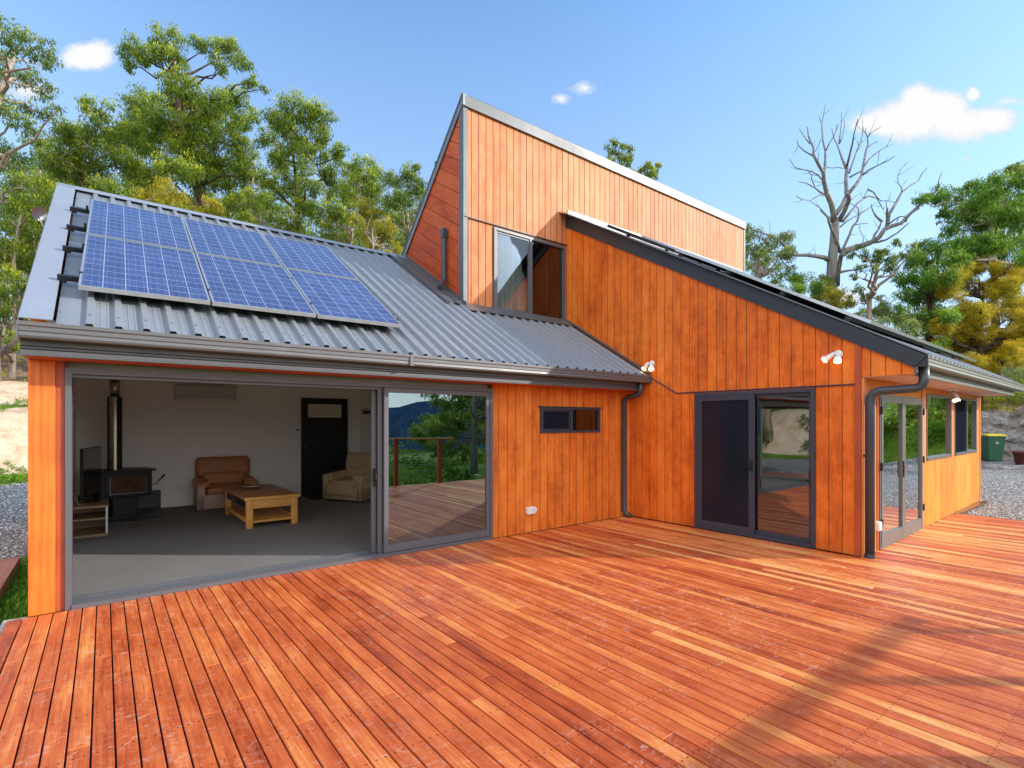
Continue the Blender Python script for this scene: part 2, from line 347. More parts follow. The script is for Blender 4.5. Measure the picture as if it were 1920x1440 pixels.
def mk_ground():
    m = N('ground_cover'); v = m.obj()
    zc = m.n('ShaderNodeAttribute', attribute_name='zone').outputs['Color']; z = m.n('ShaderNodeSeparateColor', ins={0: zc}).outputs
    # gravel
    vd = m.voro(v, 26, out='Distance'); vc = m.xyz(m.voro(v, 26, out='Color'))[0]; n2 = m.noise(v, 160, 3)
    gr = m.mix(vc, (.38,.37,.35), (.92,.89,.84)); gr = m.mix(m.ramp(vd, [(.25, 0.0), (.62, 1.0)]), gr, (.06,.06,.06)); gr = m.mix(.12, gr, m.mix(m.noise(v, .8, 4), (.3,.27,.22), (.8,.8,.78)))
    # litter / soil / grass / clay
    n1 = m.noise(v, 1.7, 8, .75); n3 = m.noise(v, 14, 6, .8)
    lit = m.ramp(m.math('ADD', m.math('MULTIPLY', n1, .5), m.math('MULTIPLY', n3, .5)), [(.34, (.06,.04,.025)), (.5, (.20,.13,.075)), (.62, (.42,.32,.22))])
    cl = m.ramp(m.math('ADD', m.math('MULTIPLY', n1, .6), m.math('MULTIPLY', n3, .4)), [(.36, (.42,.26,.15)), (.5, (.70,.52,.36)), (.64, (.85,.74,.60))])
    gs = m.ramp(m.math('ADD', m.math('MULTIPLY', n1, .4), m.math('MULTIPLY', n3, .6)), [(.38, (.04,.09,.008)), (.52, (.14,.25,.02)), (.68, (.38,.42,.08))])
    wob = m.math('MULTIPLY', m.math('SUBTRACT', m.noise(v, 1.3, 6, .7), .5), .9)
    def msk(s): return m.ramp(m.math('ADD', s, m.math('MULTIPLY', wob, m.math('MULTIPLY', s, m.math('SUBTRACT', 1.0, s)))), [(.44, 0.0), (.56, 1.0)])
    c = m.mix(msk(z[2]), lit, cl); c = m.mix(msk(z[1]), c, gs); c = m.mix(msk(z[0]), c, gr)
    h = m.mix(msk(z[0]), n3, m.math('SUBTRACT', .6, vd))
    return m.out(m.bsdf(c, .95, normal=m.bump(h, .03, .9), spec=.15))
M['ground'] = mk_ground()
def mk_rock():
    m = N('cut_rock_bank'); v = m.obj()
    a = m.noise(m.scale(v, (1,1,1.6)), 3.4, 9, .8, dist=.8); b = m.noise(v, 24, 6, .85)
    c = m.ramp(m.math('ADD', m.math('MULTIPLY', a, .6), m.math('MULTIPLY', b, .4)), [(.33, (.30,.26,.24)), (.46, (.66,.60,.55)), (.6, (.92,.86,.80)), (.8, (.92,.82,.68))])
    return m.out(m.bsdf(c, .9, normal=m.bump(m.math('ADD', a, m.math('MULTIPLY', b, .4)), .25, 1), spec=.15))
M['rock'] = mk_rock()
def mk_hill():
    m = N('hazy_forested_hill'); v = m.obj()
    a = m.noise(v, .12, 8, .8)
    c = m.ramp(a, [(.35, (.05,.10,.17)), (.6, (.10,.17,.26))])  # blue distance haze put into the ridge colour
    return m.out(m.bsdf(c, 1, spec=0))
M['hill'] = mk_hill()
def mk_scrub():
    m = N('far_scrub'); v = m.obj()
    a = m.noise(v, 1.5, 8, .8)
    c = m.ramp(a, [(.35, (.02,.045,.012)), (.6, (.09,.15,.03))])
    return m.out(m.bsdf(c, 1, spec=0, normal=m.bump(a, .5)))
#=PART2
# ------------------------------------------------------------------ terrain
def sst(a, b, x):
    t = np.clip((x-a)/(b-a), 0, 1); return t*t*(3-2*t)
def wav(x, y, k, s): return np.sin(x*k+s)*np.cos(y*k*1.13+s*2.1)
def gh(x, y):
    x = np.asarray(x, float); y = np.asarray(y, float)
    r = np.sqrt(((x-8)/20.4)**2+(y/21.8)**2)*21.0
    r = r+wav(x, y, .35, 1.3)*.5
    base = -.14+.10*sst(6, 13, x)+.14*sst(13, 21, r)
    hill = 2.0*sst(21, 24.0, r)+np.clip(r-23.5, 0, 45)*.20+np.clip(r-68, 0, 60)*.08
    w = sst(-9, 0, y)
    wob = wav(x, y, .7, .4)*.12+wav(x, y, 1.9, 2.0)*.05+wav(x, y, 3.7, .2)*.03
    h = base+w*hill+w*sst(21, 24, r)*wob*2
    down = -np.clip(-y-1.6, 0, 90)*.24*(1-sst(10, 16, x)*.8)
    down = down-.3*sst(-.8, -2.2, y)
    h = h+down*(1-sst(60, 200, np.hypot(x, y)))+(-22)*sst(60, 200, np.hypot(x, y))*sst(0, -30, y)
    return h
def ground_z(x, y): return float(gh(x, y))
ax = np.concatenate([-np.geomspace(900, 42, 22)[:-1], np.arange(-42, 62, .5), np.geomspace(62, 900, 22)])
gx, gy = np.meshgrid(ax, ax); gz = gh(gx, gy)
nn = len(ax); verts = np.stack([gx.ravel(), gy.ravel(), gz.ravel()], 1)
idx = np.arange(nn*nn).reshape(nn, nn)
fc = np.stack([idx[:-1,:-1].ravel(), idx[:-1,1:].ravel(), idx[1:,1:].ravel(), idx[1:,:-1].ravel()], 1)
me = bpy.data.meshes.new('ground'); me.from_pydata(verts.tolist(), [], fc.tolist())
me.polygons.foreach_set('use_smooth', [True]*len(me.polygons))
R_ = np.sqrt(((gx-8)/20.4)**2+(gy/21.8)**2)*21.0
grav = (1-sst(20.2, 21.0, R_))*sst(-6.5, -4.5, gy+sst(10, 12, gx)*-8+0*gx)
grav = (1-sst(20.3, 20.9, R_))*np.where(gx > 11, sst(-9, -7, gy), sst(9.0, 9.6, gy+sst(-3, -6, gx)*8))
grass = np.maximum((sst(20.3, 20.9, R_)*(1-sst(21.3, 22.0, R_)))*sst(4, 0, gx), (1-sst(8.6, 9.4, gy))*sst(11, 10, gx)*.62*(1-sst(20, 22, R_)))
grass = np.maximum(grass, sst(24.2, 24.5, R_)*(1-sst(24.9, 25.3, R_))*sst(6, 0, gx)*.9)
grass = np.maximum(grass, sst(2, -3, gy)*.75*(1-grav))
clay = (sst(20.9, 21.3, R_)*(1-sst(27.6, 28.2, R_)))*sst(-1, 3, gy); grass = np.maximum(grass, sst(20.3, 21, R_)*sst(3, -1, gy))
colr = np.stack([grav.ravel(), grass.ravel(), clay.ravel(), np.ones(nn*nn)], 1).astype(np.float32)
ca = me.color_attributes.new('zone', 'FLOAT_COLOR', 'POINT'); ca.data.foreach_set('color', colr.ravel())
me.materials.append(M['ground']); go = bpy.data.objects.new('ground', me); COL.objects.link(go); tag(go, 'gravel yard, grassy edges and leaf-littered hillside around the house', 'ground', kind='structure')
# far forested ridge across the valley (seen in the door glass)
mb = MB(); n_ = 90; prev = None
for i in range(n_+1):
    a = math.radians(185+170*i/n_); R0 = 420
    t = 14+5*math.sin(i*.23)+3*math.sin(i*.61+1)+1.2*math.sin(i*1.9)
    cur = [(R0*math.cos(a), R0*math.sin(a), -40), (1.12*R0*math.cos(a), 1.12*R0*math.sin(a), t)]
    if prev: mb.quad(prev[0], cur[0], cur[1], prev[1])
    prev = cur
mb.build('hills', M['hill'], label='hazy blue forested ridge across the valley', cat='hills', kind='structure')

# ------------------------------------------------------------------ deck
mb = MB(); P_ = .0957; bw = .0868; i = 0; x = -.62
rd = random.Random(5)
while x < 11.86:
    y1 = 5.885 if x < 7.12 else 2.385+max(0, (x-7.19))*.0332
    y = -.46
    while y < y1-.01:
        L = rd.uniform(2.0, 5.4); e = min(y1, y+L)
        if y1-e < .5: e = y1
        tn = min(1, max(0, rd.gauss(.5, .25)))
        z = rd.uniform(-.0012, .0012)
        mb.box(x, x+bw, y+.001, e-.001, -.022, z, tn)
        y = e
    x += P_
mb.build('deck', M['deck'], tone=True, bevel=.0025, seg=1, label='wide red-orange hardwood deck of narrow oiled boards in front of the house', cat='deck', kind='structure')
mb = MB(); mb.box(-.60, 11.84, -.44, 2.36, -.16, -.03); mb.box(-.60, 7.17, 2.36, 5.86, -.16, -.03)
mb.build('deck_base', M['black'], kind='structure', label='black sheet for the joists and the shade under the deck boards', cat='deck base')  # solid black sheet gives the shade in the board gaps, joists not modelled
mb = MB(); mb.box(-2.7, -.79, 4.2, 8.6, -.15, 0.0); 
M['landing'] = timber('worn_landing_timber', 1, [(.34,.10,.05),(.52,.19,.11),(.62,.30,.20)], .6)
mb.build('timber_landing', M['landing'], bevel=.006, label='low timber landing beside the left corner post of the house', cat='landing')

# ------------------------------------------------------------------ HOUSE
house = empty('timber_house', (0, 5.91, 0), label='orange timber-clad house with dark grey metal roofs and a tall wedge tower', cat='house')
H_ = house
def part(mb, name, m, **k): return mb.build(name, m, k.pop('parent', H_), **k)
YA, XB, YD = 5.91, 7.19, 7.48
RS = .6; RE = (5.465, 2.385)          # low wing roof: slope and eave point
def zr(y): return RE[1]+RS*(y-RE[0])
# --- low wing walls
mb = MB()
mb.box(4.257, 5.135, YA, YA+.12, 0, 2.14); mb.box(6.43, 7.188, YA, YA+.12, 0, 2.14)
mb.box(5.135, 6.43, YA, YA+.12, 0, 1.45); mb.box(5.135, 6.43, YA, YA+.12, 1.845, 2.14)
part(mb, 'wall', M['cladA'], label='vertical-groove orange wall between sliding door and downpipe')
mb = MB(); mb.box(-.30, 7.188, YA+.004, YA+.12, 2.14, 2.30); part(mb, 'lintel', M['trimwood'])
mb = MB(); mb.box(-.497, -.325, YA-.012, YA+.14, 0, 2.14); part(mb, 'corner_post', M['post'], bevel=.004)
mb = MB(); mb.box(-.324, -.266, YA+.004, YA+.13, 0, 2.14); part(mb, 'post_trim', M['trimwoodz'])
mb = MB(); mb.box(-.50, 7.18, 5.60, YA+.003, 2.14, 2.158); part(mb, 'soffit', M['trimwood'])
m_ = MB(); m_.prism([(-.496, YA+.14, 2.06), (-.496, 9.0, 2.06), (-.496, 9.0, -.1), (-.496, 12.0, -.1), (-.496, 12.0, 2.7), (-.496, 9.7, 4.75), (-.496, YA+.14, 2.5)], (.1, 0, 0)); part(m_, 'gable_wall', M['cladB'])
m_ = MB()
for yy in (YA+.142, 7.5, 8.94): m_.box(-.47, -.41, yy, yy+.06, 0, 2.05)
m_.box(-.47, -.41, YA+.20, 8.94, 0, .07); m_.box(-.47, -.41, YA+.20, 8.94, 1.99, 2.05)
sdw = part(m_, 'side_sliding_door', M['frame'], label='glass side door of the living room opening to the timber landing')
MB().box(-.443, -.439, YA+.2, 8.94, .07, 1.99).build('glass_pane', M['glassU'], sdw)
mb = MB(); mb.box(-.39, 4.78, 11.9, 12.0, -.1, 2.7); part(mb, 'rear_wall', M['cladA'])
# fascia and gutter (profiles run along X)
def extr(prof, x0, x1):
    m_ = MB(); m_.prism([(x0, y, z) for y, z in prof], (x1-x0, 0, 0)); return m_
fas = [(5.60,2.30),(5.572,2.30),(5.572,2.222),(5.582,2.218),(5.572,2.212),(5.572,2.196),(5.582,2.192),(5.572,2.186),(5.572,2.156),(5.565,2.150),(5.565,2.142),(5.60,2.142)]
part(extr(fas, -.515, 7.06), 'fascia', M['fascia'])
gut = [(5.57,2.385),(5.57,2.268),(5.475,2.262),(5.452,2.268),(5.444,2.285),(5.448,2.312),(5.440,2.320),(5.440,2.352),(5.430,2.362),(5.430,2.390),(5.444,2.390),(5.446,2.366),(5.456,2.29),(5.56,2.285),(5.56,2.385)]
g = part(extr(gut, -.52, 7.175), 'gutter', M['gutter'])
MB().box(-.524, -.516, 5.428, 5.575, 2.264, 2.392).build('gutter_end', M['gutter'], g); MB().box(7.165, 7.186, 5.428, 5.575, 2.264, 2.392).build('gutter_end', M['gutter'], g); MB().box(2.76, 2.80, 5.426, 5.45, 2.26, 2.392).build('gutter_joint', M['gutter'], g)
# --- low wing roof with real ribs
def ribbed(x0, x1, pitch, off, yend, slope, e, rib=.036, minor=True):
    prof = [(x0, 0)]
    k = math.ceil((x0-off)/pitch-.2)
    while True:
        c = off+k*pitch; k += 1
        if c-.045 < x0: continue
        if c+.045 > x1: break
        prof += [(c-.036, 0), (c-.020, rib), (c+.020, rib), (c+.036, 0)]
        if minor and c+pitch*.75 < x1:
            for q in (.38, .62): prof += [(c+pitch*q-.007, 0), (c+pitch*q, .005), (c+pitch*q+.007, 0)]
    prof.append((x1, 0)); m_ = MB(); nrm = Vector((0, -slope, 1)).normalized()
    for (a, ha), (b, hb) in zip(prof, prof[1:]):
        ye = yend((a+b)/2)
        def p(x, h, y): q = Vector((x, y, e[1]+slope*(y-e[0])))+nrm*h; return tuple(q)
        m_.quad(p(a, ha, e[0]-.005), p(b, hb, e[0]-.005), p(b, hb, ye), p(a, ha, ye))
    return m_
rb = ribbed(-.30, 7.16, .191, -.284, lambda x: 9.70 if x < 4.80 else 7.482, RS, RE)
roofA = part(rb, 'roof', M['roof'], label='grey ribbed steel roof carrying six blue solar panels')
m_ = MB(); m_.quad((-.5, 9.70, zr(9.7)+.01), (4.8, 9.70, zr(9.7)+.01), (4.8, 12.5, 2.75), (-.5, 12.5, 2.75)); m_.build('rear_slope', M['roof'], roofA)
def slab_on_roof(m_, x0, x1, y0, y1, h, t=.012):
    n = Vector((0, -RS, 1)).normalized()
    c = [Vector((x, y, zr(y)))+n*h for x, y in ((x0,y0),(x1,y0),(x1,y1),(x0,y1))]
    m_.prism(c, n*t)
m_ = MB(); slab_on_roof(m_, -.512, -.315, 5.452, 9.70, .040, .006)
m_.prism([(-.518, 5.455, zr(5.455)-.12), (-.518, 5.455, zr(5.455)+.045), (-.518, 9.70, zr(9.70)+.045), (-.518, 9.70, zr(9.70)-.12)], (.006, 0, 0))
n_ = Vector((0,-RS,1)).normalized()
for y in np.arange(5.9, 9.6, .62): m_.lathe([(0, .006), (.009, .005), (.010, 0)], tuple(Vector((-.34, y, zr(y)))+n_*.046), 8)
m_.build('barge_flashing', M['flash'], roofA)
m_ = MB(); slab_on_roof(m_, -.51, 4.79, 9.56, 9.715, .040, .006); m_.prism([(-.51, 9.70, zr(9.7)+.046), (-.51, 9.86, zr(9.7)-.08), (-.51, 9.86, zr(9.7)-.10), (-.51, 9.70, zr(9.7)+.02)], (5.3, 0, 0)); m_.build('ridge_cap', M['flash'], roofA)
m_ = MB(); slab_on_roof(m_, 4.42, 4.775, 7.40, 9.72, .040, .004); slab_on_roof(m_, 4.40, 4.42, 7.40, 9.70, .040, .022); slab_on_roof(m_, 4.60, 4.615, 7.40, 9.70, .044, .02)
slab_on_roof(m_, 4.70, 7.17, 7.18, 7.475, .040, .004); slab_on_roof(m_, 7.09, 7.182, 5.47, 7.47, .040, .012); slab_on_roof(m_, 7.09, 7.10, 5.47, 7.47, .052, .014)
m_.build('apron_flashing', M['gutter'], roofA)
m_ = MB(); m_.prism([(4.775, 7.34, zr(7.34)+.1), (4.775, 7.34, zr(7.34)+.04), (4.775, 9.75, zr(9.75)+.05), (4.775, 9.75, zr(9.75)+.11)], (-.01,0,0)); m_.box(4.78, 7.18, 7.462, 7.476, 3.5, 3.585); m_.build('upstand_flashing', M['gutter'], roofA)
# screws on the ribs
m_ = MB()
for k in range(38):
    xx = -.284+.191*k
    for y in (5.62, 6.5, 7.3, 8.2, 9.1):
        if (xx > 4.4 and y > 7.1) or (-.2 < xx < 2.95 and 5.9 < y < 8.9): continue
        m_.lathe([(0, .008), (.007, .007), (.009, 0)], tuple(Vector((xx, y, zr(y)))+n_*.036), 6)
m_.build('screw_heads', M['gutter'], roofA, kind='stuff')
# --- big stacking slider in the front wall
x0, x1 = -.263, 4.257
m_ = MB()
m_.box(x0, x0+.045, YA-.02, YA+.17, 0, 2.085); m_.box(x1-.045, x1, YA-.02, YA+.17, 0, 2.085); m_.box(x0+.045, x1-.045, YA-.02, YA+.17, 2.035, 2.085)
m_.box(x0+.045, x1-.045, YA-.035, YA+.17, .002, .022)
for yy in (YA-.035, YA+.03, YA+.09, YA+.15): m_.box(x0+.045, x1-.045, yy, yy+.012, .022, .042)
m_.box(x0+.045, x1-.045, YA+.162, YA+.178, .022, .06)
for yy in (YA+.03, YA+.09, YA+.15): m_.box(x0+.045, x1-.045, yy, yy+.012, 2.005, 2.035)
sl = part(m_, 'sliding_door', M['frame'], label='wide grey stacking sliding door, left half open')
def sash(xa, xb, ya, yb, za, zb, w=.055, wb=.085, m=M['frame']):
    q = MB(); q.box(xa, xa+w, ya, yb, za, zb); q.box(xb-w, xb, ya, yb, za, zb); q.box(xa+w, xb-w, ya+.002, yb-.002, za, za+wb); q.box(xa+w, xb-w, ya+.002, yb-.002, zb-w, zb); return q
for k, (xa, xb, ya) in enumerate(((2.655, 4.205, YA-.012), (2.60, 4.195, YA+.045), (2.545, 4.185, YA+.105))):
    sash(xa, xb, ya, ya+.036, .045, 2.03).build('sash', M['frame'], sl)
    MB().box(xa+.05, xb-.05, ya+.016, ya+.020, .12, 1.98).build('glass_pane', M['glassA'] if k == 0 else M['glassB'], sl)
q = MB(); q.box(2.56, 2.59, YA+.085, YA+.108, .84, 1.06); q.tube([(2.575, YA+.09, .9), (2.575, YA+.05, .93), (2.575, YA+.05, 1.0), (2.575, YA+.09, 1.03)], .008, 8); q.build('handle', M['black'], sl)
MB().tube([(2.585, YA+.10, .94), (2.585, YA+.065, .95)], .009, 8).build('lock', M['chrome'], sl)
q = MB()
for xx in np.arange(.2, 4.2, .5): q.lathe([(0,.004),(.006,.003),(.007,0)], (xx, YA-.022, .022), 6)
q.build('track_screws', M['chrome'], sl, kind='stuff')
# small horizontal window
m_ = MB(); a, b, c, d = 5.137, 6.428, 1.452, 1.843
m_.box(a, b, YA-.02, YA+.06, c, c+.035); m_.box(a, b, YA-.02, YA+.06, d-.035, d); m_.box(a, a+.04, YA-.02, YA+.06, c+.035, d-.035); m_.box(b-.04, b, YA-.02, YA+.06, c+.035, d-.035); m_.box(5.76, 5.80, YA-.018, YA+.05, c+.035, d-.035)
q = m_; w = part(q, 'window', M['frameblue'], label='small horizontal sliding window high in the orange front wall')
sash(a+.045, 5.76, YA+.0, YA+.02, c+.04, d-.04, .02, .02).build('sash', M['frameblue'], w)
MB().box(a+.05, 5.755, YA+.01, YA+.014, c+.05, d-.05).build('insect_screen', M['screen'], w)
MB().box(5.80, b-.045, YA+.02, YA+.024, c+.04, d-.04).build('glass_pane', M['glassD'], w)
MB().box(a-.05, b+.05, YA-.035, YA+.0, d+.002, d+.012).build('head_flashing', M['slate'], w)
MB().box(a+.02, b-.02, YA+.13, YA+.14, c-.1, d+.1).build('window_dark_sheet', M['black'], w)  # black sheet added behind the pane in place of the unlit room
# --- room behind the slider
m_ = MB(); m_.box(-.38, 4.70, YA+.175, 11.79, -.02, .012); part(m_, 'carpet', M['carpet'], label='charcoal carpet, sunlit near the door track')
m_ = MB(); m_.box(-.39, 4.72, YA+.12, 11.80, 2.46, 2.50); part(m_, 'ceiling', M['ceil'])
m_ = MB(); m_.box(-.40, -.38, 9.0, 11.80, 0, 2.46); part(m_, 'room_wall', M['wallint']); part(MB().box(-.40, -.38, YA+.13, 9.0, 2.05, 2.46), 'room_wall', M['wallint'])
m_ = MB(); m_.box(-.38, 4.70, 11.79, 11.89, 0, 2.46); part(m_, 'room_wall', M['wallint'])
m_ = MB(); m_.box(4.70, 4.78, YA+.12, 11.79, 0, 2.46); part(m_, 'room_wall', M['wallint'])
m_ = MB(); m_.box(-.38, 4.70, YA+.122, YA+.135, 2.09, 2.46); m_.box(4.257, 4.70, YA+.122, YA+.135, 0, 2.09); m_.box(-.38, -.266, YA+.135, YA+.145, 0, 2.09); part(m_, 'room_wall', M['wallint'])
m_ = MB(); m_.box(.87, 3.36, 11.775, 11.789, .012, .085); m_.box(4.41, 4.70, 11.775, 11.789, .012, .085); m_.box(4.688, 4.70, 6.2, 11.77, .012, .085); part(m_, 'skirting', M['wallint'])
m_ = MB(); m_.box(3.375, 4.393, 11.755, 11.785, .012, 2.145)
dr = part(m_, 'door', M['doorblk'], label='black panelled back door with a frosted light at the top')
q = MB(); q.box(3.375, 3.43, 11.735, 11.755, .012, 2.145); q.box(4.335, 4.393, 11.735, 11.755, .012, 2.145); q.box(3.43, 4.335, 11.735, 11.755, 2.08, 2.145); q.box(3.50, 4.26, 11.738, 11.755, 1.68, 1.71); q.box(3.56, 4.20, 11.745, 11.755, .98, 1.02); q.box(3.56, 3.60, 11.745, 11.755, 1.02, 1.6); q.box(4.16, 4.20, 11.745, 11.755, 1.02, 1.6); q.build('door_frame', M['doorblk'], dr, bevel=.004)
MB().box(3.515, 4.25, 11.748, 11.754, 1.715, 2.01).build('door_pane', M['doorpane'], dr)
q = MB(); q.box(3.47, 3.60, 11.70, 11.715, 1.155, 1.175); q.tube([(3.475, 11.755, 1.165), (3.475, 11.70, 1.165)], .009, 8); q.build('handle', M['black'], dr)
MB().lathe([(0,.01),(.014,.008),(.016,0)], (0,0,0), 10, Matrix.Translation((3.46, 11.755, 1.09)) @ Matrix.Rotation(math.pi/2, 4, 'X')).build('lock', M['chrome'], dr)
m_ = MB(); m_.box(1.02, 1.19, 11.778, 11.79, .33, .41); part(m_, 'power_point', M['whitep'], bevel=.003)
m_ = MB(); m_.box(3.285, 3.325, 11.775, 11.79, 1.42, 1.455); part(m_, 'light_switch', M['black'])
# --- wall B (side of the big wing facing the deck)
def zb(y): return 1.3215+.585*y
T = .12
m_ = MB()
m_.prism([(XB, 2.45, 0), (XB, 2.904, 0), (XB, 2.904, 2.055), (XB, 2.45, 2.055)], (T,0,0))
part(m_, 'wall', M['cladB'], label='narrow orange wall strip between the sliding door and the corner board')
m_ = MB(); m_.prism([(XB, 4.632, 0), (XB, 7.60, 0), (XB, 7.60, 2.055), (XB, 4.632, 2.055)], (T,0,0))
part(m_, 'wall', M['cladB'], label='lower orange side wall between inner corner and sliding door')
m_ = MB()
m_.prism([(XB-.004, 2.45, 2.056), (XB-.004, 7.479, 2.056), (XB-.004, 7.479, zb(7.479)-.05), (XB-.004, 2.45, zb(2.45)-.05)], (T,0,0))
m_.prism([(XB-.004, 1.86, 2.160), (XB-.004, 2.384, 2.160), (XB-.004, 2.384, zb(2.384)-.05), (XB-.004, 1.86, zb(1.86)-.05)], (T,0,0))
part(m_, 'gable_wall', M['cladB'], label='raked orange upper side wall under the slate barge')
m_ = MB(); m_.box(XB-.024, XB+.10, 2.385, 2.449, 0, zb(2.385)-.06); part(m_, 'corner_board', M['trimwoodz'])
m_ = MB(); m_.box(XB+.0, XB+.10, 2.362, 2.384, 0, 2.15); part(m_, 'corner_edge', M['trimlight'])
m_ = MB(); m_.prism([(XB-.034, 7.476, 5.705), (XB-.034, 7.476, 5.452), (XB-.034, 1.862, 2.232), (XB-.034, 1.745, 2.352)], (.029,0,0)); m_.box(XB-.038, XB-.030, 1.95, 1.956, 2.30, 2.44)
bg = part(m_, 'barge_board', M['slate'])
m_ = MB(); m_.box(XB-.018, XB+.0, 1.83, 1.862, 2.165, 2.235); m_.build('bracket', M['gutter'], bg)
m_ = MB(); m_.tube([(XB-.012, 5.44, 2.352), (XB-.012, 4.955, 2.075), (XB-.012, 2.455, 2.075)], .011, 6); part(m_, 'flashing_strip', M['frameblue'])
# sliding door in wall B
a, b = 2.904, 4.632
m_ = MB(); m_.box(XB-.025, XB+.10, a, a+.045, 0, 2.055); m_.box(XB-.025, XB+.10, b-.045, b, 0, 2.055); m_.box(XB-.025, XB+.10, a+.045, b-.045, 2.01, 2.055); m_.box(XB-.04, XB+.10, a+.045, b-.045, .002, .045)
sb = part(m_, 'sliding_door', M['frameblue'], label='two-panel slate sliding door in the side wall, screen panel on the left')
def sashY(ya, yb, xa, xb, za, zb_, w=.06):
    q = MB(); q.box(xa, xb, ya, ya+w, za, zb_); q.box(xa, xb, yb-w, yb, za, zb_); q.box(xa+.002, xb-.002, ya+w, yb-w, za, za+w+.01); q.box(xa+.002, xb-.002, ya+w, yb-w, zb_-w, zb_); return q
sashY(3.70, 4.585, XB-.02, XB+.012, .046, 2.01, .075).build('screen_frame', M['frameblue'], sb)
MB().box(XB-.006, XB-.003, 3.77, 4.52, .12, 1.94).build('insect_screen', M['screen'], sb)
sashY(2.95, 3.76, XB+.03, XB+.06, .046, 2.01, .045).build('sash', M['frameblue'], sb)
MB().box(XB+.043, XB+.047, 2.99, 3.72, .09, 1.97).build('glass_pane', M['glassR'], sb)
MB().box(XB+.073, XB+.077, 3.75, 4.55, .09, 1.97).build('glass_pane', M['glassB'], sb)
q = MB(); q.box(XB-.04, XB-.02, 3.715, 3.755, .93, 1.09); q.tube([(XB-.04, 3.735, .95), (XB-.07, 3.735, .97), (XB-.07, 3.735, 1.05), (XB-.04, 3.735, 1.07)], .008, 8); q.build('handle', M['black'], sb)
MB().tube([(XB-.04, 3.735, .985), (XB-.055, 3.735, .985)], .010, 8).build('lock', M['chrome'], sb)
q = MB(); q.box(XB+.0, XB+.03, 2.96, 2.985, .78, .98); q.build('handle', M['black'], sb)
q = MB(); q.tube([(XB+.10, 2.96, 1.93), (XB+.10, 3.7, 1.93)], .035, 10); q.build('roller_blind', M['lampbody'], sb)
# --- tower
m_ = MB(); z0 = 2.6
m_.box(4.86, 5.41, YD, YD+T, z0, 5.085); m_.box(5.41, 7.14, YD, YD+T, z0, 3.568); m_.box(7.14, 7.20, YD, YD+T, z0, 5.085); m_.box(5.41, 7.14, YD, YD+T, 5.05, 5.085)
m_.box(4.86, 13.94, YD-.006, YD+T, 5.086, 6.97); m_.box(7.20, 13.94, YD, YD+T, 4.6, 5.086)
part(m_, 'tower_wall', M['cladD'], label='tall weathered pale-orange tower front above the low roofs')
m_ = MB(); m_.box(4.775, 4.862, YD-.022, YD+T, 3.52, 7.0); part(m_, 'corner_flashing', M['zinc']); m_ = MB(); m_.box(13.935, 13.985, YD-.022, YD+T, 4.6, 7.0); part(m_, 'corner_flashing', M['zinc'])
m_ = MB(); tz = lambda y: 7.12-.96*(y-YD)
m_.prism([(4.79, YD+.0, 2.6), (4.79, 12.2, 2.6), (4.79, 12.2, tz(12.2)-.03), (4.79, YD, tz(YD)-.03)], (.1,0,0)); part(m_, 'tower_side_wall', M['cladT'], label='red-brown diagonal-board tower side above the ribbed roof')
m_ = MB(); m_.prism([(13.97, YD+.1, -.1), (13.97, 12.2, -.1), (13.97, 12.2, tz(12.2)-.03), (13.97, YD+.1, tz(YD+.1)-.03)], (-.1,0,0)); part(m_, 'tower_side_wall', M['cladT'])
m_ = MB(); m_.quad((4.74, YD-.03, 7.15), (14.02, YD-.03, 7.15), (14.02, 12.3, tz(12.3)+.03), (4.74, 12.3, tz(12.3)+.03)); tr = part(m_, 'tower_roof', M['roof'])
m_ = MB(); m_.box(4.80, 14.0, YD-.034, YD-.026, 6.945, 7.135); m_.box(4.80, 14.0, YD-.034, YD+.10, 7.135, 7.142)
m_.box(4.80, 14.0, YD-.050, YD-.034, 6.940, 6.950); m_.build('parapet_flashing', M['zinc'], tr)
m_ = MB(); m_.prism([(4.768, YD-.03, 7.15), (4.768, YD-.03, 6.99), (4.768, 12.2, tz(12.2)-.13), (4.768, 12.2, tz(12.2)+.03)], (-.008,0,0)); m_.prism([(4.76, YD-.03, 7.145), (4.86, YD-.03, 7.145), (4.86, 12.2, tz(12.2)+.035), (4.76, 12.2, tz(12.2)+.035)], (0,0,.006)); m_.build('rake_flashing', M['zincdark'], tr)
m_ = MB(); m_.box(4.76, 4.80, YD-.034, YD-.02, 6.96, 7.15); m_.build('corner_cap', M['zincdark'], tr)
m_ = MB(); m_.box(4.80, 7.188, YD-.030, YD-.0, 5.082, 5.098); part(m_, 'flashing_strip', M['slate'])
m_ = MB(); m_.box(4.9, 13.9, 8.6, 8.65, 2.6, 6.5); part(m_, 'tower_dark_sheet', M['doorblk'])  # black sheet added behind the window to darken the tower room
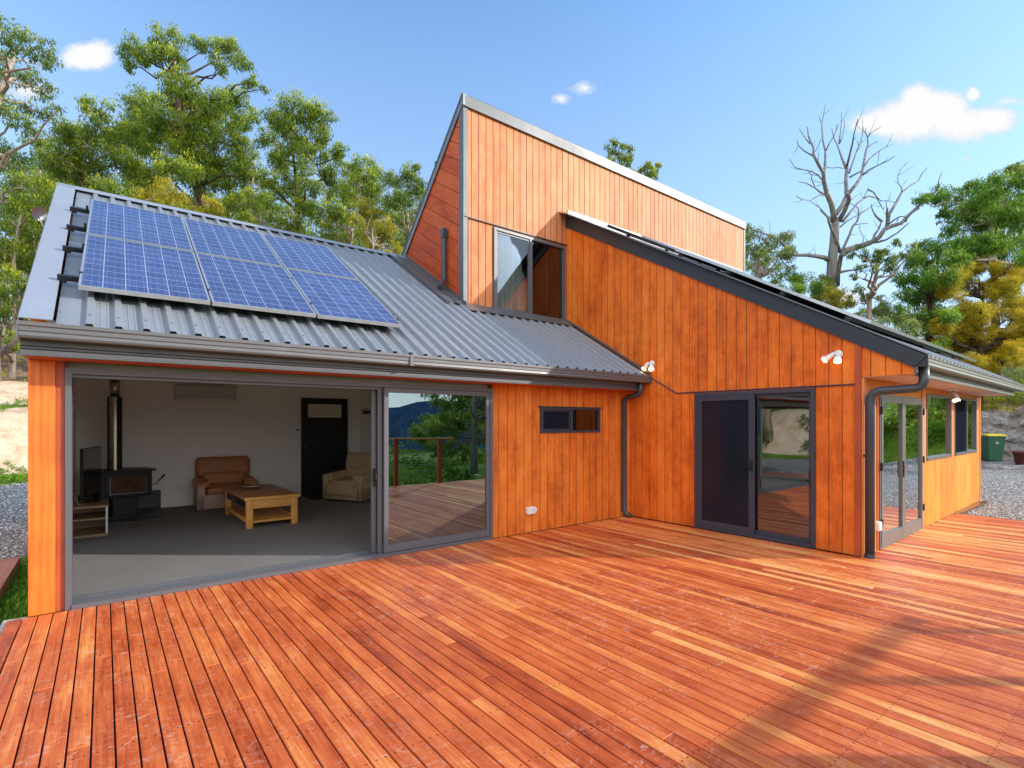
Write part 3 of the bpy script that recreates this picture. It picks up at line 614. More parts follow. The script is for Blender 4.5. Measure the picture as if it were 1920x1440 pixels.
# upper window
a, b, c, d = 5.412, 7.138, 3.57, 5.05
m_ = MB(); m_.box(a, a+.05, YD-.03, YD+.08, c, d); m_.box(b-.05, b, YD-.03, YD+.08, c, d); m_.box(a+.05, b-.05, YD-.03, YD+.08, c, c+.05); m_.box(a+.05, b-.05, YD-.03, YD+.08, d-.045, d); m_.box(6.235, 6.29, YD-.028, YD+.07, c+.05, d-.045)
uw = part(m_, 'window', M['frame'], label='large upper two-pane window beside the step in the wall')
sash(a+.055, 6.235, YD-.01, YD+.02, c+.055, d-.05, .028, .035, None).build('sash', M['frame'], uw)
MB().box(a+.08, 6.21, YD+.003, YD+.007, c+.09, d-.08).build('glass_pane', M['glassU'], uw)
MB().box(6.29, b-.05, YD+.02, YD+.024, c+.05, d-.045).build('glass_pane', M['glassD'], uw)
m_ = MB(); n0 = 60
for k in range(n0):
    xa = a+.05+(.83)*k/n0; xb = a+.05+(.83)*(k+1)/n0
    ya = YD+.11+.018*math.sin(k*.75)+.008*math.sin(k*1.9); yb = YD+.11+.018*math.sin((k+1)*.75)+.008*math.sin((k+1)*1.9)
    m_.quad((xa, ya, c+.03), (xb, yb, c+.03), (xb, yb, d-.03), (xa, ya, d-.03))
m_.build('curtain', M['curtain'], uw, smooth=True)
MB().prism([(6.30, YD+.10, c+.06), (6.40, YD+.10, c+.06), (6.33, YD+.13, c+.28), (6.305, YD+.13, c+.28)], (0,.03,0)).build('folded_paper', M['whitep'], uw)
# rain head pipe on tower side
m_ = MB(); X = 4.72
m_.box(X-.045, X+.045, 7.96, 8.05, 4.85, 5.02); m_.tube([(X, 8.005, 4.86), (X, 8.005, 4.22), (X-.0, 8.0, 4.12), (X-.09, 7.93, 4.0), (X-.17, 7.86, 3.93)], .042, 10)
part(m_, 'rain_pipe', M['pipe'], bevel=.004)
m_ = MB(); m_.box(X-.03, X+.03, 7.955, 7.962, 4.87, 4.9); 
# --- wing C, turned 1.9 degrees
AC_ = math.radians(1.9)
MC = Matrix.Translation((7.19, 2.37, 0)) @ Matrix.Rotation(AC_, 4, 'Z')
def cb(m_, s0, s1, v0, v1, z0, z1): return m_.box(s0, s1, v0, v1, z0, z1, M=MC)
m_ = MB(); cb(m_, .02, .50, 0, .12, 0, 2.15); cb(m_, .50, 2.63, .0, .12, 1.975, 2.15); cb(m_, 2.86, 7.14, 0, .12, .0, 1.015); cb(m_, 2.63, 2.86, .003, .12, 0, 1.0); cb(m_, 2.86, 7.14, 0, .12, 2.065, 2.15); cb(m_, 6.93, 7.14, 0, .12, 1.015, 2.065)
part(m_, 'wall', M['cladC'], label='yellow-orange side wall under the eave with windows')
for s0, s1 in ((2.65, 2.845), (4.54, 4.765), (6.73, 6.92), (7.14, 7.2)): part(cb(MB(), s0, s1, -.012, .10, 1.0 if s0 < 7 else -.02, 2.14), 'window_post', M['trimlight'])
m_ = MB(); cb(m_, .50, .575, -.01, .1, 0, 1.975); part(m_, 'door_jamb', M['trimwoodz'])
m_ = MB(); cb(m_, 2.66, 7.26, -.035, .1, -.14, -.006); cb(m_, .02, 2.66, -.008, .1, -.14, -.026); part(m_, 'slab_edge', M['slab'])
m_ = MB(); cb(m_, 7.08, 7.2, .12, 5.3, -.1, 2.2); m_.prism([MC @ Vector((7.08, .12, 2.2)), MC @ Vector((7.08, 5.3, 2.2)), MC @ Vector((7.08, 5.3, 5.6)), MC @ Vector((7.08, .12, 2.62))], MC.to_3x3() @ Vector((.12,0,0))); part(m_, 'end_wall', M['cladB'])
# french doors
m_ = MB(); cb(m_, .575, .61, -.02, .08, 0, 1.972); cb(m_, 2.59, 2.628, -.02, .08, 0, 1.972); cb(m_, .61, 2.59, -.02, .08, 1.94, 1.972); cb(m_, .61, 2.59, -.02, .08, .0, .02)
fd = part(m_, 'french_door', M['framelight'], label='pair of pale-framed glazed french doors beside the downpipe')
for s0, s1 in ((.612, 1.598), (1.602, 2.588)):
    q = MB(); cb(q, s0, s0+.07, -.028, .02, .02, 1.94); cb(q, s1-.07, s1, -.028, .02, .02, 1.94); cb(q, s0+.07, s1-.07, -.026, .018, .02, .17); cb(q, s0+.07, s1-.07, -.026, .018, 1.87, 1.94); lf = q.build('door_leaf', M['framelight'], fd)
    q = MB(); cb(q, s0+.06, s1-.06, -.004, 0.0, .16, 1.88); q.build('glass_pane', M['glassC'], fd)
for s in (.60, 2.60):
    for z in (.28, 1.0, 1.72): cb(MB(), s-.018, s+.018, -.045, -.022, z, z+.10).build('hinge', M['black'], fd)
q = MB(); cb(q, 1.54, 1.575, -.042, -.028, .86, 1.08); q.build('handle', M['black'], fd)
q = MB(); q.tube([MC @ Vector((1.56, -.04, 1.0)), MC @ Vector((1.56, -.085, 1.0)), MC @ Vector((1.68, -.085, 1.0))], .010, 8); q.build('lever', M['chrome'], fd)
def wC(s0, s1, mid, lab):
    m_ = MB(); cb(m_, s0, s0+.035, -.02, .06, 1.02, 2.062); cb(m_, s1-.035, s1, -.02, .06, 1.02, 2.062); cb(m_, s0+.035, s1-.035, -.03, .06, 1.02, 1.065); cb(m_, s0+.035, s1-.035, -.02, .06, 2.03, 2.062)
    if mid: cb(m_, mid-.03, mid+.03, -.022, .05, 1.065, 2.03)
    w = part(m_, 'window', M['framelight'] if not mid else M['frame'], label=lab)
    q = MB(); cb(q, (mid or s0)+.03, s1-.03, .02, .024, 1.06, 2.03); q.build('glass_pane', M['glassC'], w)
    if mid: q = MB(); cb(q, s0+.03, mid-.03, .005, .009, 1.06, 2.03); q.build('insect_screen', M['screen'], w)
wC(2.85, 4.53, None, 'single-pane window next to the french doors'); wC(4.77, 6.72, 5.80, 'two-part window at the far end, dark screen on its left')
# soffit, fascia, gutter, roof of wing C
m_ = MB(); cb(m_, -.0, 7.2, -.505, .0, 2.152, 2.162); part(m_, 'soffit', M['soffit'])
def extC(prof, s0, s1):
    q = MB(); q.prism([MC @ Vector((s0, v, z)) for v, z in prof], MC.to_3x3() @ Vector((s1-s0, 0, 0))); return q
dv = -5.465-.605+.0
fC = [(y-5.57-.515, z-.0) for y, z in fas]
M['gutterC'] = metal_sheet('olive_grey_gutter', (.17,.165,.13), .40, .14, .4)
part(extC(fC, .02, 7.22), 'fascia', M['gutterC'])
gC = [(y-5.57-.49, z-.025) for y, z in gut]
gc = part(extC(gC, .01, 7.62), 'gutter', M['gutterC'])
q = MB(); cb(q, -.03, .01, -.632, -.485, 2.235, 2.366); q.build('gutter_end', M['slate'], gc)
def zc(v): return 2.354+.585*(v+.605)
ncl = Vector((0, -.585, 1)).normalized()
m_ = MB(); prof = []
k = -.03
prof.append((k, 0))
while k < 7.5:
    c = k+.12; prof += [(c-.03, 0), (c-.018, .024), (c+.018, .024), (c+.03, 0)]; k += .19
prof.append((7.66, 0))
for (a_, ha), (b_, hb) in zip(prof, prof[1:]):
    def p(s, h, v): return MC @ (Vector((s, v, zc(v)))+ncl*h)
    m_.quad(p(a_, ha, -.63), p(b_, hb, -.63), p(b_, hb, 5.2), p(a_, ha, 5.2))
rc = part(m_, 'roof', M['roof'], label='steel roof of the deck wing seen at a grazing angle')
m_ = MB()
for s0, s1 in ((-.04, .09),):
    cs = [MC @ (Vector((s, v, zc(v)))+ncl*.03) for s, v in ((s0,-.62),(s1,-.62),(s1,5.1),(s0,5.1))]
    m_.prism(cs, ncl*.006)
m_.build('barge_flashing', M['gutter'], rc)
m_ = MB(); m_.box(7.2, 13.9, YD-.02, YD-.008, 5.6, 5.8); m_.build('apron_flashing', M['gutter'], rc)
# rooms behind the side walls
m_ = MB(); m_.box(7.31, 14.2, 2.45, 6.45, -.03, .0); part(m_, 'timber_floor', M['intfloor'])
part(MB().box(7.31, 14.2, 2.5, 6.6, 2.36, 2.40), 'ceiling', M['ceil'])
M['darkwall'] = plain('shade_toned_wall', (.03,.03,.035), .8)  # dimness of the unlit room put into the wall colour
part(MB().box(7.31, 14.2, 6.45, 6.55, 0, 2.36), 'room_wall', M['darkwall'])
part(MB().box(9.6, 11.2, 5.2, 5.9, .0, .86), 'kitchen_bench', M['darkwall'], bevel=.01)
# --- downpipes
m_ = MB(); m_.tube([(6.99, 5.52, 2.27), (6.99, 5.52, 2.12), (6.99, 5.56, 2.075), (6.99, 5.80, 2.035), (6.99, 5.855, 1.98), (6.99, 5.86, .13), (7.0, 5.83, .06), (7.03, 5.76, .012)], .043, 14)
q = part(m_, 'downpipe', M['pipe'], smooth=True, label='slender downpipe in the inner corner')
MB().box(6.985, 6.995, 5.85, 5.912, 1.2, 1.225).build('pipe_bracket', M['pipe'], q); MB().lathe([(.046, 0), (.049, 0), (.049, .03), (.046, .03)], (6.99, 5.86, .10), 14).build('pipe_collar', M['pipe'], q)
a_ = MC @ Vector((.13, -.56, 2.25))
m_ = MB(); pt = [(a_.x, a_.y, 2.25), (a_.x, a_.y, 2.08), (a_.x-.005, a_.y+.02, 2.03), (a_.x-.01, a_.y+.07, 2.005), (7.21, 2.20, 1.985), (7.205, 2.265, 1.965), (7.20, 2.295, 1.91), (7.20, 2.30, 1.80), (7.20, 2.30, .0)]
m_.tube(pt, .051, 18); q = part(m_, 'downpipe', M['pipe'], smooth=True, label='thick downpipe standing at the outer corner')
MB().box(7.19, 7.22, 2.30, 2.37, 1.2, 1.23).build('pipe_bracket', M['pipe'], q); MB().lathe([(.052, 0), (.056, 0), (.056, .05), (.052, .05)], (7.20, 2.30, .0), 18).build('pipe_collar', M['pipe'], q)
# exterior power points
m_ = MB(); m_.box(4.855, 4.985, YA-.06, YA, .27, .375); m_.lathe([(.0525, 0), (.0525, .045), (.04, .06), (0, .06)], (0,0,0), 16, Matrix.Translation((4.99, YA-.0, .3225)) @ Matrix.Rotation(math.pi/2, 4, 'X')); part(m_, 'power_point', M['whitep'], bevel=.012, label='white weatherproof outlet low on the front wall')
m_ = MB(); m_.box(.36, .47, -.075, 0, .26, .38, M=MC); part(m_, 'power_point', M['whitep'], bevel=.02, label='white outlet half hidden behind the thick downpipe')
#=PART3
# ------------------------------------------------------------------ solar panels
def make_panel(landscape=False):
    W, L = (1.0, 1.65)
    r = empty('solar_panel')
    q = MB(); q.box(0, W, 0, .018, 0, .04); q.box(0, W, L-.018, L, 0, .04); q.box(0, .018, .018, L-.018, 0, .04); q.box(W-.018, W, .018, L-.018, 0, .04)
    q.build('frame', M['pvframe'], r, local=True)
    MB().box(.018, W-.018, .018, L-.018, .028, .036).build('cells', M['pv'], r, local=True)
    MB().box(.018, W-.018, .018, L-.018, .004, .008).build('backing', M['black'], r, local=True)
    return r
proto = make_panel(); first = True
labs = {(0,0):'solar panel at the lower left of the six on the ribbed roof', (1,0):'solar panel in the middle of the lower row on the ribbed roof', (2,0):'lower right solar panel nearest the slate wall valley', (0,1):'solar panel at the upper left under the ridge', (1,1):'solar panel in the middle of the upper row under the ridge', (2,1):'upper right solar panel under the ridge, closest to the tower'}
ang = math.atan(RS); nA = Vector((0,-RS,1)).normalized()
for r_ in (0, 1):
    for c_ in (0, 1, 2):
        o = proto if first else copy_tree(proto); first = False
        x = (-.175, .843, 1.868)[c_]+.025*r_; y = 5.955+1.452*r_
        o.location = Vector((x, y, zr(y)))+nA*.105; o.rotation_euler = (ang, 0, math.radians(-1.0))
        tag(o, labs[(c_, r_)], 'solar panel', 'solar panels on the low ribbed roof')
for k, y in enumerate((6.25, 7.02, 7.72, 8.45)):
    q = MB(); q.box(-.33, 2.98, -.02, .02, .055, .10); rl = q.build('mounting_rail', M['rail'])
    rl.location = (0, y, zr(y)); rl.rotation_euler = (ang, 0, 0)
    tag(rl, 'dark mounting rail under the solar panels, '+('lowest of four','second from the bottom','third from the bottom','highest, just below the ridge')[k], 'mounting rail', 'mounting rails on the low roof')
    q = MB()
    for xx in np.arange(-.284, 2.9, .573): q.box(xx-.02, xx+.02, -.025, .025, .036, .056)
    for xx in (-.165, .85, 1.88, 2.89): q.box(xx-.012, xx+.012, -.02, .02, .10, .15)
    q.build('rail_feet', M['black'], rl, local=True, kind='stuff')
angC = math.atan(.585)
q = copy_tree(proto); tag(q, 'x'); lp = q
RC = MC @ Matrix.Translation((0,0,0))
bpy.data.objects.remove(lp, do_unlink=True) if False else None
cnt = 0
ordn = ['lowest','second lowest','second highest','highest']; orde = ['nearest the barge','second from the barge','third from the barge','farthest from the barge']
for r_ in range(4):
    for c_ in range(4):
        if cnt == 0: o = q
        else: o = copy_tree(proto)
        cnt += 1
        s = .42+1.66*c_; v = .10+.868*r_
        # landscape: panel's long side along the eave
        Mx = MC @ Matrix.Translation(Vector((s+1.65, v, zc(v)))+ncl*.105) @ Matrix.Rotation(angC, 4, 'X') @ Matrix.Rotation(math.pi/2, 4, 'Z')
        o.matrix_world = Mx
        tag(o, f'edge-on solar panel above the slate barge, {orde[c_]}, {ordn[r_]} row', 'solar panel', 'solar panels on the deck wing roof')
for k in range(5):
    v = .35+.868*k-.25
    q = MB()
    for s in (.40, 1.2): pass
    q.box(.28, 7.1, -.02, .02, .05, .095); rl = q.build('mounting_rail', M['rail'])
    v = .30+.80*k if k < 4 else 3.75
    rl.matrix_world = MC @ Matrix.Translation((0, v, zc(v))) @ Matrix.Rotation(angC, 4, 'X')
    tag(rl, 'dark rail poking out beside the slate barge, '+('lowest','second lowest','middle','second highest','highest')[k]+' of five', 'mounting rail', 'mounting rails on the deck wing roof')
    q = MB()
    for s in np.arange(.32, 7, 1.2): q.box(s-.02, s+.02, -.025, .025, .02, .052)
    q.build('rail_feet', M['black'], rl, local=True, kind='stuff')
q = MB(); q.box(.30, .36, 3.3, 4.9, .06, .11)
rl = q.build('rack_beam', M['rail']); rl.matrix_world = MC @ Matrix.Translation((0, 0, zc(0)-0)) @ Matrix.Rotation(angC, 4, 'X'); tag(rl, 'dark spare rack beam running up the roof above the highest panels', 'rack beam')
# small dish on the gable end
dish = empty('satellite_dish', (-.60, 9.0, 4.22), label='small grey satellite dish fixed behind the left end of the ribbed roof', cat='satellite dish'); dish.scale = (.68, .68, .68)
q = MB(); q.lathe([(0, 0), (.06, .006), (.11, .025), (.135, .042)], (0,0,0), 20, Matrix.Translation((-.10, .1, .12)) @ Matrix.Rotation(math.radians(115), 4, 'Y') @ Matrix.Rotation(.9, 4, 'X')); q.build('dish', M['flash'], dish, local=True, smooth=True)
q = MB(); q.tube([(.10, 0, -.3), (-.0, .02, -.16), (-.06, .04, -.03), (-.10, .1, .11)], .014, 8); q.build('arm', M['flash'], dish, local=True)
# ------------------------------------------------------------------ furniture
def rb(r, name, dims, loc, m, bev=.05, seg=4, rot=None):
    q = MB(); x, y, z = dims; q.box(-x/2, x/2, -y/2, y/2, -z/2, z/2)
    o = q.build(name, m, r, local=True, bevel=bev, seg=seg, smooth=True); o.location = loc
    if rot: o.rotation_euler = rot
    return o
def armchair(loc, rz, mat, side, lab, puffy):
    r = empty('armchair', loc, (0,0,rz), label=lab, cat='armchair')
    W, D = .98, .86
    rb(r, 'base', (W, D, .26), (0, 0, .15), side, .015)
    for s in (-1, 1):
        rb(r, 'arm_panel', (.13, D, .44), (s*(W/2-.065), .0, .235), side, .02)
        a = rb(r, 'armrest', (.24 if not puffy else .25, D*.86, .12 if not puffy else .17), (s*(W/2-.09), -.06, .47), mat, .055, 5, (math.radians(4), s*math.radians(10), 0))
    rb(r, 'seat_cushion', (W-.30, .66, .18), (0, -.10, .34), mat, .07, 5, (math.radians(3), 0, 0))
    rb(r, 'lumbar_cushion', (W-.24, .22, .28), (0, .20, .50), mat, .08, 5, (math.radians(-12), 0, 0))
    rb(r, 'headrest', (W-.04, .24, .40), (0, .31, .73), mat, .09, 6, (math.radians(-10), 0, 0))
    rb(r, 'back_panel', (W-.06, .10, .62), (0, .40, .38), side, .02)
    if puffy: rb(r, 'footrest', (W-.30, .10, .24), (0, -.44, .22), mat, .045, 4)
    return r
armchair((1.83, 11.28, .012), math.radians(-3), M['leather'], M['leatherside'], 'tan leather armchair with pinkish side panels against the back wall', False)
armchair((4.14, 10.62, .03), math.radians(-62), M['leather2'], M['leather2'], 'beige puffy recliner partly hidden by the door frame', True)
ct = empty('coffee_table', (2.04, 9.43, .012), (0,0,math.radians(1)), label='honey pine coffee table with drawer and lower shelf on the carpet', cat='coffee table')
W, L, Hh = .74, 1.62, .47
rb(ct, 'tabletop', (W+.06, L+.06, .045), (0, 0, Hh-.022), M['pinetop'], .008, 2)
rb(ct, 'edge_band', (W+.062, .05, .046), (0, -L/2-.007, Hh-.022), M['pine'], .006, 2)
for sx in (-1, 1):
    for sy in (-1, 1): rb(ct, 'leg', (.09, .09, Hh-.045), (sx*(W/2-.045), sy*(L/2-.045), (Hh-.045)/2), M['pine'], .006, 2)
for s in (-1, 1): rb(ct, 'apron', (W-.18, .022, .13), (0, s*(L/2-.02), Hh-.11), M['pine'], .003, 2); rb(ct, 'side_rail', (.02, L-.18, .05), (s*(W/2-.03), 0, .11), M['pine'], .003, 2)
rb(ct, 'drawer', (.02, L-.22, .13), (-W/2+.02, 0, Hh-.11), M['black'], .003, 2)
q = MB(); q.box(-W/2-.012, -W/2+.0, -.12, .12, Hh-.12, Hh-.10); q.build('drawer_pull', M['chrome'], ct, local=True)
rb(ct, 'shelf', (W-.02, L-.02, .03), (0, 0, .095), M['pine'], .004, 2)
dishp = empty('fruit_plate', (2.02, 9.9, .487), label='flat plate holding a magazine on the coffee table', cat='plate')
q = MB(); q.lathe([(0, 0), (.13, .004), (.17, .025), (.172, .028), (.13, .012), (0, .008)], n=24); q.build('plate', M['oak'], dishp, local=True, smooth=True)
q = MB(); q.box(-.09, .09, -.06, .06, .016, .024); o = q.build('magazine', M['whitep'], dishp, local=True); o.rotation_euler = (0,.05,.5)
# tv stand
ts = empty('tv_stand', (-.165, 9.73, .012), label='low open oak-veneer tv stand with a middle shelf beside the left jamb', cat='tv stand')
q = MB(); w, d, h = .21, .35, .43
q.box(-w, w+.01, -d, d, h-.03, h)
q.build('stand_top', M['oak'], ts, local=True, bevel=.003)
q = MB(); q.box(-w, w, -d, d, .0, .03); q.build('stand_base', M['oak'], ts, local=True)
q = MB(); q.box(-w+.0, w-.03, -d, d, .235, .255); q.build('shelf', M['oak'], ts, local=True)
q = MB(); q.box(w-.025, w, -d, d, .03, h-.03); q.build('side_panel', M['whitep'], ts, local=True)
q = MB(); q.box(-w, -w+.02, -d, d, .03, h-.03); q.box(-w+.02, w-.025, d-.02, d, .03, h-.03); q.build('back_panel', M['oak'], ts, local=True)
tv = empty('television', (-.145, 9.90, .445), (0,0,math.radians(77)), label='thin flat television turned away on the tv stand', cat='television')
q = MB(); q.box(-.44, .44, -.012, .022, .10, .80); q.build('casing', M['black'], tv, local=True, bevel=.006)
M['tvscreen'] = plain('glossy_tv_screen', (.02,.021,.024), .08, 0, .05, spec=.9)
q = MB(); q.box(-.43, .43, -.016, -.0125, .115, .79); q.build('screen', M['tvscreen'], tv, local=True)
q = MB(); q.box(-.14, .14, -.09, .09, 0, .012); q.box(-.03, .03, -.01, .03, .012, .12); q.build('stand_foot', M['black'], tv, local=True, bevel=.004)
q = MB(); q.tube([(-.25, 9.55, .445), (-.29, 9.62, .45), (-.33, 9.75, .56), (-.35, 9.9, .62)], .005, 6); q.build('cable', M['whitep'], label='white cable trailing from the television', cat='cable')
# wood stove (turned 45 degrees into the corner)
st = empty('wood_stove', (.24, 11.02, .03), (0,0,math.radians(14)), label='black pedestal wood stove in the left corner with a glazed firebox door', cat='wood stove')
q = MB(); q.prism([(-.36,-.26,.34),(.36,-.26,.34),(.36,.16,.34),(.22,.34,.34),(-.22,.34,.34),(-.36,.16,.34)], (0,0,.42)); q.build('firebox', M['black'], st, local=True, bevel=.012)
q = MB(); q.prism([(-.41,-.31,.76),(.41,-.31,.76),(.41,.18,.76),(.25,.38,.76),(-.25,.38,.76),(-.41,.18,.76)], (0,0,.03)); q.build('top_plate', M['black'], st, local=True, bevel=.006)
q = MB(); q.box(-.17, .17, -.16, .2, .02, .34); q.build('pedestal', M['black'], st, local=True, bevel=.01)
q = MB(); q.box(-.22, .22, -.22, .26, .0, .03); q.build('base_plate', M['black'], st, local=True)
q = MB(); q.box(-.30, .30, -.285, -.262, .37, .72); dq = q.build('stove_door', M['black'], st, local=True, bevel=.006)
q = MB(); q.box(-.21, .23, -.290, -.286, .43, .67); q.build('stove_glass', M['firebrick'], dq, local=True)
q = MB(); q.box(-.24, .26, -.296, -.290, .405, .412); q.box(-.24, -.235, -.296, -.290, .412, .69); q.box(.255, .26, -.296, -.290, .412, .69); q.build('door_trim', M['chrome'], dq, local=True)
q = MB(); q.tube([(.34, -.27, .52), (.40, -.29, .535), (.47, -.31, .61), (.53, -.32, .68)], [.006,.007,.012,.018], 8); q.build('handle', M['black'], st, local=True)
fl = empty('stove_flue', (.145, 11.05, .82), label='tall steel and black flue pipe rising from the wood stove', cat='flue')
q = MB(); q.tube([(0,0,-.03), (0,0,1.22)], .103, 24); q.build('outer_pipe', M['black'], fl, local=True, smooth=False)
q = MB(); 
for k in range(7):
    a0 = math.radians(-110+ (k-3)*8); a1 = math.radians(-110+(k-2)*8); rr = .1045
    q.quad((rr*math.cos(a0), rr*math.sin(a0), -.02), (rr*math.cos(a1), rr*math.sin(a1), -.02), (rr*math.cos(a1), rr*math.sin(a1), 1.22), (rr*math.cos(a0), rr*math.sin(a0), 1.22))
q.build('heat_shield', M['stainless'], fl, local=True, smooth=True)
q = MB(); q.tube([(0,0,1.22), (0,0,1.55)], .073, 24); q.build('inner_pipe', M['stainless'], fl, local=True, smooth=True)
q = MB(); q.box(-.13, .13, -.13, .13, 1.53, 1.625); q.build('ceiling_collar', M['black'], fl, local=True)
hs = empty('hearth_slab', (.35, 11.2, .012), label='grey hearth slab and upright shield board under the stove', cat='hearth')
q = MB(); q.prism([(-.70,-.78,0),(.10,-.88,0),(.49,-.5,0),(.49,.57,0),(-.70,.57,0)], (0,0,.022)); q.build('floor_slab', M['stone'], hs, local=True, bevel=.004)
q = MB(); q.box(-.70, .49, .548, .566, .023, .34); q.build('shield_board', M['stone'], hs, local=True)
ac = empty('air_conditioner', (1.56, 11.785, 2.05), label='white split air conditioner high on the back wall', cat='air conditioner')
q = MB(); q.prism([(-.51, 0, 0), (-.51, 0, .285), (-.51, -.19, .285), (-.51, -.225, .25), (-.51, -.225, .06), (-.51, -.17, .0)], (1.02, 0, 0)); q.build('casing', M['acwhite'], ac, local=True, bevel=.012, seg=3)
q = MB(); q.box(-.46, .46, -.235, -.226, .055, .062); q.box(-.44, .44, -.20, -.19, .004, .03); q.build('louvre', M['whitep'], ac, local=True)
hk = empty('hook_rack', (4.68, 11.25, 1.80), label='small black coat hook rack on the right room wall', cat='hook rack')
q = MB(); q.box(-.012, .0, -.30, .30, 0, .07); q.build('rail', M['black'], hk, local=True)
q = MB()
for k in range(7): q.tube([(-.01, -.27+.09*k, .06), (-.05, -.27+.09*k, .065), (-.055, -.27+.09*k, .12)], .006, 6)
q.build('hooks', M['black'], hk, local=True, kind='stuff')
q = MB(); q.box(3.40, 4.35, 11.05, 11.72, .013, .03); q.build('door_mat', M['mat'], bevel=.004, label='black mat in front of the black back door', cat='mat')
# ------------------------------------------------------------------ lamps
def twin_lamp(loc, rot, lab, heads, sc=1.0, lit=(1,1,1)):
    r = empty('spot_lamp', loc, rot, label=lab, cat='spot lamp')
    q = MB(); q.lathe([(.0, 0), (.052, 0), (.055, .012), (.045, .028), (0, .03)], n=18); q.build('base_plate', M['whitep'], r, local=True, smooth=True)
    for k, (off, dr_) in enumerate(heads):
        d = Vector(dr_).normalized(); a = Vector((off[0], off[1], .03)); b = a+Vector((0,0,.045)); e = b+d*.13*sc
        q = MB(); q.tube([a, b], .009, 8); q.tube([b-d*.02, b+d*.03, e-d*.02, e], [.022, .030, .038*sc, .042*sc], 14, cap=False); hd = q.build('lamp_head', M['whitep'] if lit[k] and sc == 1 else M['lampbody'], r, local=True, smooth=True)
        q = MB(); q.tube([e-d*.03, e-d*.012, e+d*.004], [.038*sc, .040*sc, .022*sc], 14); q.build('bulb', M['bulb'] if lit[k] else M['whitep'], hd, local=True, smooth=True)
    return r
# base plates face -X on wall B: rotate local +Z to -X
twin_lamp((XB-.006, 5.43, 2.585), (0, math.radians(-90), 0), 'lit white twin spot lamp above the downpipe corner on the gable wall', [((.0, .03), (-.75, .5, .25)), ((.0, -.03), (-.8, -.35, .35))])
twin_lamp((XB-.006, 2.635, 2.455), (0, math.radians(-90), 0), 'lit white twin spot lamp near the corner board under the barge', [((.0, .03), (-.65, .95, .25)), ((.0, -.03), (-.75, -.12, .6))])
p = MC @ Vector((3.5, -.22, 2.150))
twin_lamp(p, (math.pi, 0, AC_), 'triple brushed spot lamp hanging under the eave above the windows', [((-.09, 0), (-.15, .45, 1)), ((0, 0), (.45, .3, 1)), ((.09, 0), (.9, .1, .9))], 1.1, (1, 0, 0))
# ------------------------------------------------------------------ yard objects
p = at(1859, 864, 20.3); p.z = ground_z(p.x, p.y)
bn = empty('wheelie_bin', p, (0,0,math.radians(-50)), label='green wheelie bin with a yellow lid beside the rock bank', cat='wheelie bin')
q = MB(); b0 = [(-.22,-.24),(.22,-.24),(.22,.24),(-.22,.24)]; b1 = [(-.29,-.33),(.29,-.33),(.29,.36),(-.29,.36)]
q.add([(x, y, .03) for x, y in b0]+[(x, y, .96) for x, y in b1], [(0,1,2,3),(4,5,6,7),(0,1,5,4),(1,2,6,5),(2,3,7,6),(3,0,4,7)]); q.build('body', M['bingreen'], bn, local=True, bevel=.025, seg=3)
q = MB(); q.box(-.30, .30, -.34, .37, .93, .97); q.build('rim', M['bingreen'], bn, local=True, bevel=.01)
q = MB(); q.prism([(-.31, -.37, .975), (-.31, -.36, 1.0), (-.31, -.1, 1.06), (-.31, .3, 1.06), (-.31, .38, 1.01), (-.31, .38, .975)], (.62,0,0)); q.build('lid', M['binyellow'], bn, local=True, bevel=.015)
q = MB(); q.tube([(-.27,.42,.98),(-.27,.46,.98),(.27,.46,.98),(.27,.42,.98)], .016, 8); q.build('handle', M['bingreen'], bn, local=True)
for s in (-1, 1):
    q = MB(); q.lathe([(0,-.025),(.10,-.025),(.10,.025),(0,.025)], (0,0,0), 18, Matrix.Translation((s*.27,.27,.10)) @ Matrix.Rotation(math.pi/2, 4, 'Y')); q.build('wheel', M['black'], bn, local=True)
q = MB(); 
for k in range(18):
    a0 = 2*math.pi*k/18; a1 = 2*math.pi*(k+.7)/18
    y = -.323; q.quad((.055*math.cos(a0), y, .72+.05*math.sin(a0)), (.055*math.cos(a1), y, .72+.05*math.sin(a1)), (.042*math.cos(a1), y, .72+.038*math.sin(a1)), (.042*math.cos(a0), y, .72+.038*math.sin(a0)))
q.box(-.02, .02, -.324, -.321, .70, .735); q.build('emblem', M['whitep'], bn, local=True)
p = at(1917, 872, 18.0); p.z = ground_z(p.x, p.y)
pt_ = empty('plant_pot', p, label='rusty red tapered pot at the right edge beside the rock bank', cat='pot')
q = MB(); q.lathe([(0,.0),(.17,.0),(.25,.50),(.27,.50),(.27,.55),(.24,.55),(.23,.48),(0,.46)], n=24); q.build('pot', M['rust'], pt_, local=True, smooth=True)
p0 = at(1878, 853, 21.4); p1 = at(1960, 857, 20.4); p0.z = ground_z(p0.x, p0.y)+.22; p1.z = ground_z(p1.x, p1.y)+.22
q = MB(); q.tube([p0, p1], .07, 10); q.build('edging_pipe', M['slab'], label='pale edging pipe along the foot of the rock bank', cat='edging')
